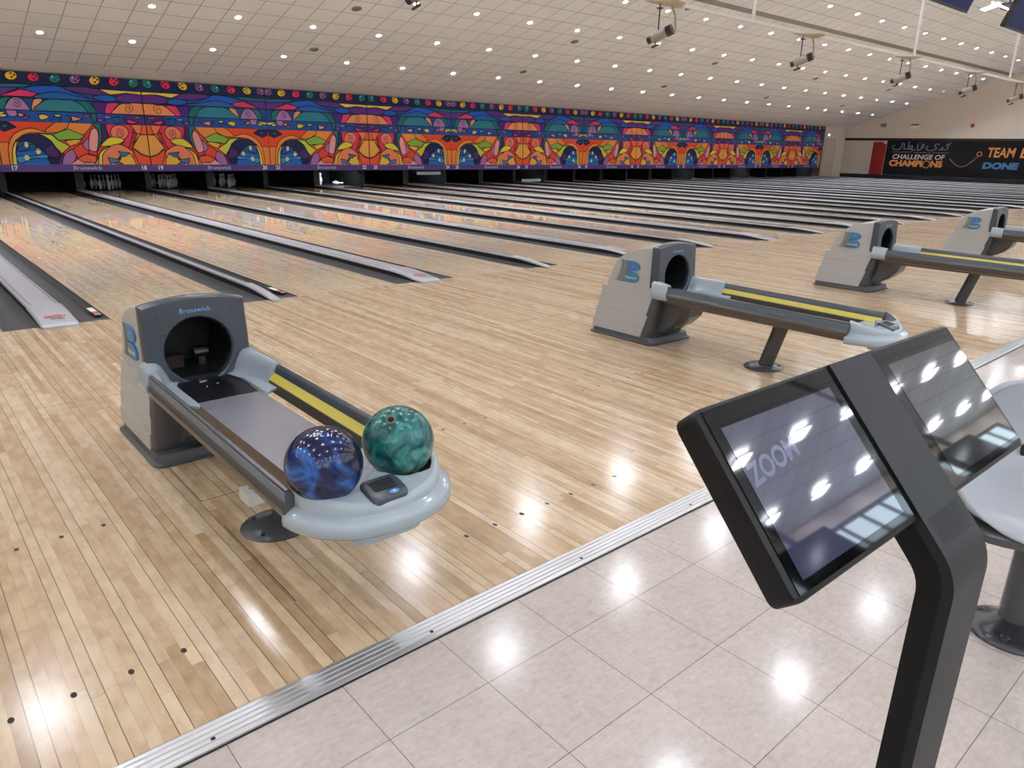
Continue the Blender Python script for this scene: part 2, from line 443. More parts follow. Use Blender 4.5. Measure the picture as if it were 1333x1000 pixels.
for n in range(15, 41):
    lab = 'maple bowling lane running to the lane number %d on the mural strip' % n
    if n == 15: lab = 'maple bowling lane left of the widest near divider, unnumbered in view'
    if lane0 is None:
        lane0 = thing('bowling_lane', lab, 'bowling lane', (lane_x(n), 0, 0), group='maple bowling lanes')
        b.build('lane_bed', M_lane, lane0); pd.build('pin_deck', pm('pin_deck_shaded', '#2C2620', .5), lane0); arrow.build('aiming_arrows', pm('lane_marks', '#5A4632', .3), lane0)
    else:
        dup(lane0, (lane_x(n), 0, 0), lab)

def gutter_mesh(x0, x1, flip):
    """channel between x0 and x1, deepening behind the foul line"""
    b = MB(); rings = []
    for y, d in ((0.0, .012), (.35, .03), (.8, .062), (3, .07), (12, .07), (15.7, .07)):
        ring = []
        for i in range(9):
            t = i/8; a = math.sin(PI*t)
            ring.append((x0 + (x1-x0)*t, y, -.004 - d*a**.7))
        ring += [(x1, y, -.11), (x0, y, -.11)]
        rings.append(ring)
    b.loft(rings); return b
def divider(name, halfgap, halfcap, wide):
    g1 = gutter_mesh(-halfgap+.003, -halfcap, 0); g2 = gutter_mesh(halfcap, halfgap-.003, 1)
    cap = MB(); rings = []
    h = halfcap; T = .062 if wide else .066
    sup = MB(); srings = []
    def sect(y, hh, t, lo=None):
        srings.append([(-hh+.006, y, -.09), (-hh+.006, y, t-.02), (hh-.006, y, t-.02), (hh-.006, y, -.09)] if y > .01 else [(-hh+.006, y, .0005), (-hh+.006, y, t-.012), (hh-.006, y, t-.012), (hh-.006, y, .0005)])
        lo = t - (.022 if y > .01 else .014)
        e = min(.022, hh*.45, t*.5 + .002)
        return [(-hh, y, lo), (-hh, y, t - e), (-hh + e*.3, y, t - e*.3), (-hh + e, y, t), (hh - e, y, t), (hh - e*.3, y, t - e*.3), (hh, y, t - e), (hh, y, lo)]
    for y in (.52, 4, 8, 12, 15.7): rings.append(sect(y, h, T))
    cap.loft(rings); sup.loft(srings); srings.clear()
    rid = MB()
    if wide:
        for u in (-1, 1): rid.box(u*(h-.03)-.003, u*(h-.03)+.003, .5, 15.69, T-.002, T+.003)
    else:
        rid.box(-.006, .006, .5, 15.69, T-.002, T+.006)
    end = MB(); rings = []
    yf = -.105 if wide else -.12
    hh = h + .008
    for y, t in ((.53, T+.004), (.40, T+.002), (.28, T-.004), (.16, T-.014), (.06, T-.024), (0, T-.031), (-.05, T-.037), (-.08, T-.042), (yf+.008, T-.048), (yf, .014)):
        r = .05 if wide else .03
        k = max(0, (yf + r - y)/r); w_ = hh - r*(1 - math.sqrt(max(0, 1 - k*k)))*.8
        rings.append(sect(y, w_, t))
    end.loft(rings); sup.loft(srings[:-1])
    return g1, g2, cap, rid, end, sup
def make_divider(wide, label, x):
    t = thing('lane_divider', label, 'lane divider', (x, 0, 0), group='grey dividers between the lanes')
    hg, hc = (W/2, .118) if wide else (N/2, .034)
    g1, g2, cap, rid, end, sup = divider('', hg, hc, wide)
    g1.build('gutter', gutter_m, t, 40); g2.build('gutter', gutter_m, t, 40)
    sup.build('capping_support', support_m, t)
    c = cap.build('capping', cap_m, t, 30); rid.build('capping_ridge', capd_m, c)
    e = end.build('end_cap', cap_m, t, 50)
    s = MB()
    s.box(-hg+.0, -hg+.006, 0, 15.7, -.02, .001); s.box(hg-.006, hg, 0, 15.7, -.02, .001)
    s.build('edge_seam', line_m, t)
    if wide:
        zs = lambda y: .0312 + (y - 0)*.115 + .0022
        d = MB(); n = 24
        d.add([(.074*math.cos(2*PI*k/n), .115 + .036*math.sin(2*PI*k/n), zs(.115 + .036*math.sin(2*PI*k/n))) for k in range(n)] + [(.060*math.cos(2*PI*k/n), .115 + .024*math.sin(2*PI*k/n), zs(.115 + .024*math.sin(2*PI*k/n))) for k in range(n)],
              [(k, (k+1) % n, n + (k+1) % n, n + k) for k in range(n)])
        def patch(x0, x1, y0, y1): d.add([(x0, y0, zs(y0)), (x1, y0, zs(y0)), (x1, y1, zs(y1)), (x0, y1, zs(y1))], [(0,1,2,3)])
        for k in range(5): patch(-.045 + k*.019, -.031 + k*.019, .103, .127)
        d.build('red_oval_logo', redtxt, e)
        d = MB()
        for a, w_ in ((-.035, .006), (-.024, .004), (-.016, .006)): patch(a, a+w_, .04, .066)
        patch(.0, .055, .044, .051); patch(.0, .045, .056, .063)
        d.build('black_lettering', line_m, e)
    f = MB(); f.box(hg-.075, hg-.071, .35, 15.5, -.004, .0012); f.build('gutter_line', line_m, t)
    return t
wd = nd = None
for k in range(0, 13):
    lab = 'wide grey capping with end cap between lanes %d and %d' % (15+2*k, 16+2*k)
    if wd is None: wd = make_divider(True, lab, k*P)
    else: dup(wd, (k*P, 0, 0), lab)
for k in range(-1, 13):
    a = 16 + 2*k
    lab = 'narrow grey rail divider between lanes %d and %d' % (a, a+1) if k < 12 else 'narrow grey rail divider at the outer edge of lane 40'
    x = P/2 + k*P
    if nd is None: nd = make_divider(False, lab, x)
    else: dup(nd, (x, 0, 0), lab)
# safety stickers at two gutter ends
for x, y, lab in ((W/2 - .042, .35, 'white red and black sticker beside the widest divider end'), (P/2 + N/2 - .04, .37, 'white red and black sticker beside the narrow divider behind nearest hood')):
    st = thing('gutter_sticker', lab, 'sticker', (x, y, .0))
    q = MB(); q.box(-.028, .028, -.17, .17, -.003, .0015); q.build('backing', line_m, st)
    q = MB(); q.box(-.022, .022, .0, .165, .0015, .002); q.build('white_field', white_m, st)
    q = MB(); q.box(-.022, .022, -.085, -.005, .0015, .002); q.build('red_field', redtxt, st)
    q = MB(); q.box(-.018, -.004, -.14, -.11, .0015, .002); q.box(.004, .018, -.14, -.11, .0015, .002); q.build('white_mark', white_m, st)
# kickback walls between lanes under the mural
kb = None
for k in range(-1, 26):
    x = k*P/2
    w_ = .10 if k % 2 == 0 else .07
    lab = ('dark kickback wall under the mural at the end of divider %d to %d' % (15+k, 16+k)) if k < 25 else 'dark kickback wall beyond lane 40 under the mural'
    q = MB(); q.box(-w_, w_, 0, 2.2, -.1, .62)
    o = q.build('kickback_wall', kick_m); o.location = (x, 15.75, 0)
    tag(o, lab, 'kickback', 'kickback walls under the mural')
# unseen roof added over the pit to block light and keep it dark
b = MB(); b.box(XL, XE, YM+.2, 18.0, .9, .95); struct(b.build('pit_shade_roof', dark_pit))

# ------------------------------------------------------------------ pins
pin_w = pm('pin_white', '#E6E6E6', .2, coat=.5); pin_r = pm('pin_red', '#A8141C', .3)
PINP = [(.0258, 0), (.0272, .012), (.0358, .057), (.0455, .086), (.0605, .114), (.0605, .118), (.058, .15), (.0498, .184), (.0353, .219), (.0254, .254), (.0233, .27), (.0249, .295), (.0297, .325), (.0324, .343), (.0315, .36), (.025, .374), (.012, .381)]
def make_pin(loc, label, group):
    t = thing('bowling_pin', label, 'bowling pin', loc, 0, group)
    q = MB(); q.lathe(PINP, 18); q.build('pin_body', pin_w, t, 60)
    q = MB(); q.lathe([(.0247, .262), (.0241, .268)], 18, cap0=False, cap1=False); q.lathe([(.0241, .276), (.0247, .283)], 18, cap0=False, cap1=False); q.build('neck_stripe', pin_r, t, 60)
    return t
pin0 = None
def put_pin(lane, i, label, group, lying=None):
    global pin0
    row = [0, 1, 1, 2, 2, 2, 3, 3, 3, 3][i]; col = [0, -.5, .5, -1, 0, 1, -1.5, -.5, .5, 1.5][i]
    loc = (lane_x(lane) + col*.3048, 16.7 + row*.264, 0)
    if pin0 is None: t = pin0 = make_pin(loc, label, group)
    else: t = dup(pin0, loc, label, group)
    if lying is not None:
        t.rotation_euler = (PI/2, 0, lying); t.location = (loc[0], loc[1] - .25, .06)
    return t
for ln in (18, 19, 20):
    for i in range(10): put_pin(ln, i, 'standing pin in the dim full rack at the end of lane %d' % ln, 'pins standing or lying at the lane ends')
for ln, ids in ((21, (6, 7, 3)), (23, (6, 7))):
    for i in ids: put_pin(ln, i, 'standing pin left over in the dark at the end of lane %d' % ln, 'pins standing or lying at the lane ends')
for i, l in ((3, 'leftmost'), (1, 'middle'), (4, 'rightmost')): put_pin(22, i, '%s of the three white pins standing at the end of lane 22' % l, 'pins standing or lying at the lane ends')
put_pin(22, 5, 'larger white pin lying fallen right of the standing lane 22 pins', 'pins standing or lying at the lane ends', .7)
put_pin(22, 9, 'white pin lying fallen at the far right of lane 22', 'pins standing or lying at the lane ends', 2.0)
put_pin(24, 3, 'left of the two bluish white pins at the end of lane 24', 'pins standing or lying at the lane ends')
put_pin(24, 4, 'right of the two bluish white pins at the end of lane 24', 'pins standing or lying at the lane ends')
put_pin(33, 7, 'left pin of the white pair at the end of lane 33', 'pins standing or lying at the lane ends')
put_pin(33, 8, 'right pin of the white pair at the end of lane 33', 'pins standing or lying at the lane ends')
put_pin(36, 4, 'lone white pin standing at the end of lane 36', 'pins standing or lying at the lane ends')
# lowered sweep bars seen as pale slabs, and the small pit lamps
for ln, zz_, lab in ((24, .40, 'pale blue sweep bar raised above the pins of lane 24'), (27, .10, 'pale sweep bar lowered across the end of lane 27')):
    t = thing('sweep_bar', lab, 'pinsetter sweep', (lane_x(ln), 15.62, zz_))
    q = MB(); q.box(-.5, .5, -.012, .012, -.05, .05); q.build('sweep_board', pm('sweep_white', '#C4D0DC', .4), t)
    q = MB(); q.box(-.52, -.49, -.01, .3, .0, .06); q.build('sweep_arm', alu_d, t)
    q = MB(); q.box(.49, .52, -.01, .3, .0, .06); q.build('sweep_arm', alu_d, t)
for ln, e in ((22, 14), (24, 10), (27, 5), (33, 10), (36, 10), (40, 6)):
    ld = bpy.data.lights.new('pit_lamp', 'AREA'); ld.energy = e; ld.size = .8; ld.size_y = .05; ld.shape = 'RECTANGLE'; ld.color = (.75, .87, 1)
    lo = bpy.data.objects.new('pit_lamp', ld); C.objects.link(lo); lo.location = (lane_x(ln), 16.1, .62); lo.rotation_euler = (math.radians(35), 0, 0)

# ------------------------------------------------------------------ mural units
# ART-BEGIN
HX = {}
def am(hexc):
    if hexc not in HX: HX[hexc] = pm('paint_' + hexc, '#' + hexc, .5, spec=.2)
    return HX[hexc]
ROWS = {  # row: (y_top_left, y_top_right, y_bot_left, y_bot_right, z_top, z_bot) in drawing units
    'ball': (50, 130, 163, 210, 2.797, 2.545), 'wave': (166, 213, 258, 300, 2.524, 2.232), 'arch': (262, 303, 348, 385, 2.210, 1.945),
    'conf': (352, 388, 445, 466, 1.924, 1.690), 'main': (449, 468, 750, 750, 1.680, .700)}
def to_uz(row, x, y):
    tl, tr_, bl, br, z1, z0 = ROWS[row]
    xl = -20 + (y-55)*.046; xr = 1022 + (y-130)*.1065
    s = (x-xl)/(xr-xl); u = s/(1.1 - .1*s)
    yt = tl + (tr_-tl)*s; yb = bl + (br-bl)*s
    return u, z0 + (z1-z0)*(yb-y)/(yb-yt)
def smooth_poly(pts, k=4):
    out = []; n = len(pts)
    for i in range(n):
        p0, p1, p2, p3 = (pts[(i+j-1) % n] for j in range(4))
        for s in range(k):
            t = s/k
            out.append(tuple(.5*((2*p1[c]) + (p2[c]-p0[c])*t + (2*p0[c]-5*p1[c]+4*p2[c]-p3[c])*t*t + (3*p1[c]-p0[c]-3*p2[c]+p3[c])*t**3) for c in (0, 1)))
    return out
def clip(poly, u0, u1, z0, z1):
    for ax, lim, sg in ((0, u0, 1), (0, u1, -1), (1, z0, 1), (1, z1, -1)):
        out = []
        for i in range(len(poly)):
            a, c = poly[i-1], poly[i]; da, dc = (a[ax]-lim)*sg, (c[ax]-lim)*sg
            if (da >= 0) != (dc >= 0):
                t = da/(da-dc); out.append((a[0]+(c[0]-a[0])*t, a[1]+(c[1]-a[1])*t))
            if dc >= 0: out.append(c)
        poly = out
        if not poly: break
    return poly
def circ(x, y, rx, ry=None, n=14):
    ry = ry or rx; return [(x + rx*math.cos(2*PI*k/n), y + ry*math.sin(2*PI*k/n)) for k in range(n)]
def spiral(x, y, r, turns=1.6, d=1):
    return [(x + d*r*(1-t*.85)*math.cos(turns*2*PI*t - 2.2), y + r*(1-t*.85)*math.sin(turns*2*PI*t - 2.2)) for t in [i/26 for i in range(27)]]
# kind: s smooth polygon, p straight polygon, l open line
ART = {
 'ball': ['1A2250'] + [x for i, (cx, cy, c) in enumerate([(20,98,'865A90'),(155,108,'EBBB3A'),(303,118,'DC305C'),(445,127,'1E7C7A'),(580,132,'865A90'),(713,140,'EBBB3A'),(845,147,'DC305C'),(978,157,'1E7C7A')])
     for x in [('s', c, circ(cx, cy, 43-i*1.2, 43-i*1.0))] + [('h', '2A1420' if c != '1E7C7A' else '0E4A4C', circ(cx+dx*(1 - i*.02), cy+dy, 9, 8, 8)) for dx, dy in ((0,-22), (24,-6), (4,14))] + ([('h', 'D8D0E0', circ(cx-14, cy-14, 6, 7, 8))] if c in ('865A90', '1E7C7A') else [])],
 'wave': ['26468E', ('s','1E6A90',[(0,176),(280,180),(200,200),(0,205)]), ('s','5C3284',[(-30,205),(110,200),(200,203),(120,235),(60,262),(-30,264)]), ('p','DC3A6C',[(60,260),(210,212),(330,240),(280,266)]),
   ('s','1B5AC0',[(230,210),(330,188),(480,190),(560,230),(700,284),(560,265),(440,230),(350,245)]), ('s','5C327C',[(500,192),(740,203),(860,240),(720,248),(560,225)]),
   ('s','2560A8',[(330,247),(450,229),(600,262),(760,292),(500,290),(300,272)]), ('s','1B58B8',[(690,262),(800,246),(880,282),(780,292)]), ('p','ECCB50',[(735,205),(1035,220),(1045,248),(930,232),(820,245)]), ('s','5A2F84',[(850,262),(930,236),(1000,240),(1070,256),(1060,300),(900,294)])],
 'arch': ['1E4C86', ('p','4C2680',[(690,290),(790,295),(780,380),(700,378)]), ('s','1C7A74',[(45,352),(50,290),(90,266),(140,262),(105,300),(95,356)]), ('s','AE7CB2',[(95,358),(110,300),(150,268),(205,276),(240,320),(248,360)]), ('l','',spiral(172,312,32)),
   ('s','EE986E',[(270,358),(280,300),(300,276),(352,280),(320,320),(300,362)]), ('s','2C7C8C',[(300,362),(330,310),(380,280),(470,276),(560,280),(610,312),(660,376)]), ('s','1B6A72',[(560,282),(650,288),(700,338),(714,380),(660,376),(620,320)]),
   ('s','DC3A78',[(775,380),(785,320),(805,300),(875,302),(842,345),(832,384)]), ('s','EE935C',[(832,384),(850,340),(890,306),(960,300),(1050,308),(1075,390)]), ('l','',spiral(940,342,38))],
 'conf': ['2052A6', ('p','4C2C7C',[(910,380),(1070,390),(1070,470),(915,460)]), ('s','AE7CB2',[(95,350),(160,355),(160,405),(110,405)]), ('s','ECD04E',[(-20,380),(60,370),(78,386),(20,402)]), ('s','E4D45A',[(40,396),(80,390),(96,405),(60,416)]),
   ('p','EE8E78',[(165,376),(225,390),(205,398),(222,408),(180,410)]), ('p','DC3A78',[(195,412),(250,408),(235,430),(205,428)]), ('s','ECD04E',[(315,395),(350,388),(385,408),(350,432),(320,430)]), ('s','C8D24C',[(425,388),(470,392),(455,408),(428,408)]),
   ('p','EE9A7C',[(535,398),(620,422),(545,446)]), ('p','E05A86',[(620,386),(672,392),(668,404),(630,402)]), ('s','1C6A78',[(676,380),(715,385),(705,455),(690,440)]), ('p','DC3A88',[(722,415),(775,430),(740,445),(724,440)]), ('p','C88CC0',[(768,394),(830,404),(800,416),(770,412)]),
   ('s','2A62B8',circ(868,428,34,28)), ('l','',spiral(868,428,24)), ('s','DC3A78',[(930,422),(1005,448),(965,458),(935,452)]), ('p','B8C878',[(980,400),(1032,406),(1025,414),(985,412)]), ('l','',[(390,440),(420,400),(470,425),(450,450)]), ('l','',[(500,390),(540,420),(520,450)])],
 'main': ['E9502F', ('p','1E2A58',[(2,448),(95,455),(150,490),(62,522),(10,500)]), ('p','2C6C9C',[(40,470),(100,480),(66,498)]),
   ('s','EE8A42',[(-30,625),(80,600),(76,690),(92,750),(100,790),(-30,790)]), ('s','EC8438',[(345,515),(400,470),(460,440),(545,445),(520,490),(470,515),(400,527)]),
   ('s','F09548',[(80,612),(120,545),(190,508),(260,498),(340,520),(420,526),(500,492),(540,440),(680,440),(655,500),(600,548),(540,562),(470,556),(390,537),(300,529),(230,531),(170,556),(122,600),(100,660),(100,770),(74,770),(70,680)]),
   ('p','86B445',[(395,540),(440,522),(510,500),(622,546),(590,571),(480,576),(440,582)]), ('p','F0B446',[(480,582),(560,572),(605,574),(560,606),(510,622)]), ('p','CBD64A',[(280,531),(390,541),(432,580),(512,622),(450,672),(418,640),(380,582),(330,548)]),
   ('s','1D2450',[(128,588),(190,550),(260,538),(330,555),(388,600),(430,660),(445,700),(420,790),(330,790),(300,650),(250,600),(190,590)]), ('p','4C2C72',[(328,642),(388,604),(442,690),(400,702),(345,690)]),
   ('s','E6DA62',[(96,790),(96,680),(112,620),(142,582),(128,640),(122,690),(140,790)]), ('s','1F6CC0',[(146,780),(124,690),(132,640),(160,598),(205,588),(250,605),(312,650),(340,700),(352,780)]), ('s','4490D2',[(130,694),(230,692),(332,678),(340,706),(240,708),(142,742)]), ('p','2A5AB0',[(135,640),(190,600),(225,640),(140,660)]), ('p','1F8A84',[(212,602),(282,632),(236,634)]),
   ('h','EADFA4',circ(203,612,14,20)), ('h','EADFA4',circ(282,658,17,20)), ('h','EADFA4',circ(195,703,18,20)),
   ('s','5A2C72',[(400,790),(440,690),(465,676),(452,720),(440,790)]), ('s','AE72B4',[(445,770),(460,692),(505,650),(542,650),(548,700),(500,770)]), ('p','EE4C3A',[(528,640),(592,600),(642,646),(700,662),(640,672),(580,692),(558,704)]), ('p','F0683E',[(556,706),(620,676),(692,690),(697,742),(620,732),(570,742)]), ('p','F2A2A4',[(505,752),(560,710),(600,735),(692,735),(700,752)]),
   ('p','E4405A',[(640,640),(700,660),(700,690),(640,672)]), ('s','B478B4',[(600,612),(650,556),(650,620),(640,652)]), ('s','F0A2A2',[(645,640),(650,560),(672,502),(700,494),(718,530),(712,600),(695,656)]), ('s','1C7A78',[(686,470),(712,440),(745,450),(742,530),(730,600),(704,652),(720,560),(716,500)]), ('s','402464',[(738,450),(790,450),(792,520),(772,590),(735,612),(742,540)]),
   ('s','E03C5C',[(786,440),(960,440),(950,580),(910,652),(868,622),(900,575),(800,556)]), ('s','F0846E',circ(868,520,64,54)), ('l','',spiral(868,528,34)), ('s','ECDD44',[(732,617),(780,565),(830,552),(900,572),(860,602),(800,616)]),
   ('s','F28E62',[(712,690),(735,650),(790,620),(860,604),(930,636),(975,680),(1010,790),(690,790)]), ('s','EFD860',[(708,790),(712,690),(738,650),(795,620),(752,662),(736,700),(732,790)]), ('p','F0C04C',[(800,752),(812,730),(880,692),(936,670),(985,735),(992,752)]), ('p','2F6CAA',[(850,655),(935,666),(905,690),(855,700),(870,680)]), ('p','4284AC',[(775,700),(850,714),(872,704),(850,736),(790,742)]), ('p','D43C82',[(820,741),(850,730),(884,746),(840,752)]),
   ('s','F0663C',[(950,440),(1060,440),(1110,790),(1000,790),(955,640),(990,580),(1000,520)]), ('p','F07E4E',[(948,462),(1030,462),(1015,535),(960,602),(992,530)]), ('p','EFA84E',[(1012,535),(1075,535),(1100,700),(1020,672),(958,626)]), ('s','EE5A3C',[(962,640),(1020,680),(1100,705),(1100,752),(1010,752)]), ('l','',[(950,520),(1060,535)]), ('l','',[(0,610),(80,600)]), ('l','',[(0,705),(90,715)]), ('l','',[(350,700),(430,720)]), ('l','',[(150,660),(330,640)])]}
def art_mesh(row, mirror, lw=.0092):
    z1, z0 = ROWS[row][4], ROWS[row][5]
    b = MB(); mats = []; tilt = 0
    def mi(h):
        m = am(h)
        if m not in mats: mats.append(m)
        return mats.index(m)
    n = [0]
    mirf = (lambda u: 1-u) if mirror else (lambda u: u)
    def put(poly, h):
        n[0] += 1; y = -.0006*n[0]
        poly = [(mirf(u)*P, z) for u, z in poly]
        ar = sum(poly[i-1][0]*poly[i][1] - poly[i][0]*poly[i-1][1] for i in range(len(poly)))
        if ar < 0: poly = poly[::-1]
        b.add([(u, y, z) for u, z in poly], [tuple(range(len(poly)))], mi(h))
    def stroke(poly, closed, w):
        n[0] += 1; y = -.0006*n[0]
        pts = [(mirf(u)*P, z) for u, z in poly]; m = len(pts); k0 = mi('140C12')
        for i in range(m if closed else m-1):
            a, c = pts[i], pts[(i+1) % m]; dx, dz = c[0]-a[0], c[1]-a[1]; L = math.hypot(dx, dz)
            if L < 1e-5: continue
            if closed:
                ea, ec = a, c
                if (abs(a[1]-z0) < 1e-4 and abs(c[1]-z0) < 1e-4) or (abs(a[1]-z1) < 1e-4 and abs(c[1]-z1) < 1e-4): continue
            nx, nz = -dz/L*w, dx/L*w; ex, ez = dx/L*w*.5, dz/L*w*.5
            q = [(a[0]-ex+nx, a[1]-ez+nz), (a[0]-ex-nx, a[1]-ez-nz), (c[0]+ex-nx, c[1]+ez-nz), (c[0]+ex+nx, c[1]+ez+nz)]
            q = [(min(max(u, .001), P-.001), min(max(z, z0), z1)) for u, z in q]
            b.add([(u, y, z) for u, z in q], [(0,1,2,3)], k0)
    b.box(0.004, P-.004, 0, .03, z0, z1, mi(ART[row][0]))
    for kind, h, pts in ART[row][1:]:
        if kind == 's': pts = smooth_poly(pts)
        uz = [to_uz(row, *p) for p in pts]
        if kind == 'l':
            uz = [p for p in uz if .004 < p[0] < .996 and z0 < p[1] < z1]
            if len(uz) > 1: stroke(uz, False, lw*.8)
            continue
        uz = clip(uz, .0012, .9988, z0, z1)
        if len(uz) < 3: continue
        put(uz, h)
        if kind != 'h': stroke(uz, True, lw)
    return b, mats
# ART-END
strip_m = pm('mural_strip_purple', '#4A2F80', .4)
slot_m = pm('mural_gap_shade', '#0E0A10', .6)  # black backing in the row gaps stands for the slats' shadow
dotred = pm('strip_red', '#8E2030', .5)
white_txt = pm('mural_lettering', '#E8E2EA', .5); grey_txt = pm('mural_logo_grey', '#B4ACC0', .5)
art_me = {}
back_me = None
for k in range(-1, 12):
    x0 = P/2 + k*P; a, c = 17 + 2*k, 18 + 2*k
    mir = k % 2
    lab = 'stained glass style mural panel above lanes %d and %d' % (a, c)
    t = thing('mural_panel', lab, 'mural panel', (x0, YM, 0), 0, 'mural panels above the lanes')
    if back_me is None:
        q = MB(); q.box(0, P, .035, .15, ZM0, ZM1)
        o = q.build('backing_board', slot_m, t); back_me = o.data
    else:
        o = bpy.data.objects.new('backing_board', back_me); C.objects.link(o); o.parent = t
    for row, nm in (('ball', 'ball_row'), ('wave', 'wave_row'), ('arch', 'arch_row'), ('conf', 'confetti_row'), ('main', 'lower_board')):
        if (row, mir) not in art_me:
            bb, mats = art_mesh(row, mir)
            o = bb.build(nm, mats, t); art_me[(row, mir)] = o.data
        else:
            o = bpy.data.objects.new(nm, art_me[(row, mir)]); C.objects.link(o); o.parent = t
        zt = ROWS[row][4]
        if row != 'main':      # slats lean out at the foot
            a_ = math.radians(6 if row != 'ball' else 3)
            o.matrix_local = Matrix.Translation((0, 0, zt)) @ Matrix.Rotation(-a_, 4, 'X') @ Matrix.Translation((0, 0, -zt))
        else:
            o.location = (0, -.03, 0)
    q = MB(); q.box(.003, P-.003, -.05, .03, ZM0, .698); st = q.build('number_strip', strip_m, t)
    Mx = lambda u: frame((u*P, -.0515, .612), (1,0,0), (0,0,1))
    text_mesh('lane_number', str(a), .145, white_txt, st, Mx(.07), .005)
    text_mesh('lane_number', str(c), .145, white_txt, st, Mx(.945), .005)
    text_mesh('maker_lettering', 'Brunswick', .135, grey_txt, st, Mx(.545), .003, width=.66)
    for u in (.127, .152, .873, .893):
        q = MB(); q.lathe([(.03, 0), (.03, .002), (.02, .002), (.02, 0)], 14, frame((u*P, -.05, .612), (1,0,0), (0,0,1)), cap0=False, cap1=False)
        q.build('score_lamp', dotred, st)

# ------------------------------------------------------------------ ceiling lights
ang = math.atan(SL)
def slope_M(x, y, d=0):
    return Vector((x, y, zc(y) - d))
dl0 = None
ring_m = pm('downlight_ring', '#C8C4C0', .35, .3); reflector_m = pm('downlight_reflector', '#D8D8D8', .4)
def mk_down():
    t = thing('downlight', 'small round white recessed downlight in the sloping tiled ceiling', 'downlight', group='round downlights in the sloping ceiling')
    q = MB(); q.lathe([(.100, 0), (.102, -.004), (.097, -.009), (.068, -.009), (.066, .0)], 20, cap0=False, cap1=False); q.build('trim_ring', ring_m, t, 40)
    q = MB(); q.lathe([(.066, 0), (.066, .07), (.058, .13)], 20, cap0=False, cap1=False); q.build('reflector', reflector_m, t, 40)
    q = MB(); q.lathe([(.058, .115)], 20, cap0=False); q.build('lamp_lens', L_down, t)
    return t
for y in ROWS_Y:
    for x in COLS_X:
        if dl0 is None: dl0 = mk_down(); t = dl0
        else: t = dup(dl0)
        t.location = (x, y, zc(y)); t.rotation_euler = (-ang, 0, 0)
# round dark ceiling speakers
sp0 = None
for (x, y) in [(8.56, 10.38), (8.56, 12.65), (15.8, 12.65), (15.8, 10.38), (23.0, 12.6), (30.3, 12.6), (23.0, 10.4), (30.3, 10.4), (37.5, 10.4), (37.5, 12.6), (1.3, 10.38), (17.6, 7.7), (24.9, 7.7), (32.1, 7.7)]:
    if sp0 is None:
        sp0 = thing('ceiling_speaker', 'round dark grille ceiling speaker set in the sloping tiled ceiling', 'speaker', group='round ceiling speakers')
        q = MB(); q.lathe([(.125, 0), (.125, -.012), (.105, -.016)], 20, cap0=False, cap1=False); q.build('speaker_ring', pm('speaker_ring', '#8E867E', .5), sp0, 40)
        q = MB(); q.lathe([(.105, -.014), (.02, -.018)], 20, cap0=False); q.build('speaker_grille', pm('speaker_grille', '#6A635D', .6), sp0)
        t = sp0
    else: t = dup(sp0)
    t.location = (x, y, zc(y)); t.rotation_euler = (-ang, 0, 0)
# big rectangular lights over the approach and the concourse
pl0 = None
def mk_panel():
    t = thing('ceiling_light', 'bright rectangular ceiling light above the approach and concourse', 'ceiling light', group='rectangular ceiling lights')
    q = MB()
    for u in (-1, 1): q.box(u*.26-.012, u*.26+.012, -.30, .30, -.04, 0); q.box(-.26, .26, u*.29-.012, u*.29+.012, -.04, 0)
    q.build('light_frame', white_m, t)
    q = MB(); q.box(-.25, .25, -.28, .28, -.03, -.02); q.build('diffuser', L_panel, t)
    return t
for ri, y in enumerate((4.0, 1.2, -2.2, -5.2, -8.2, -11.8, -13.73)):
    for k in range(-4, 15) if ri < 5 else range(-4, 16):
        x = -.4 + 3.0*k if ri < 5 else (-.41 if ri == 5 else -.7) + 2.06*k
        if pl0 is None: pl0 = mk_panel(); t = pl0
        else: t = dup(pl0)
        t.location = (x, y, zc(y) if y > RIDGE else ZF)
        if y > RIDGE: t.rotation_euler = (-ang, 0, 0)

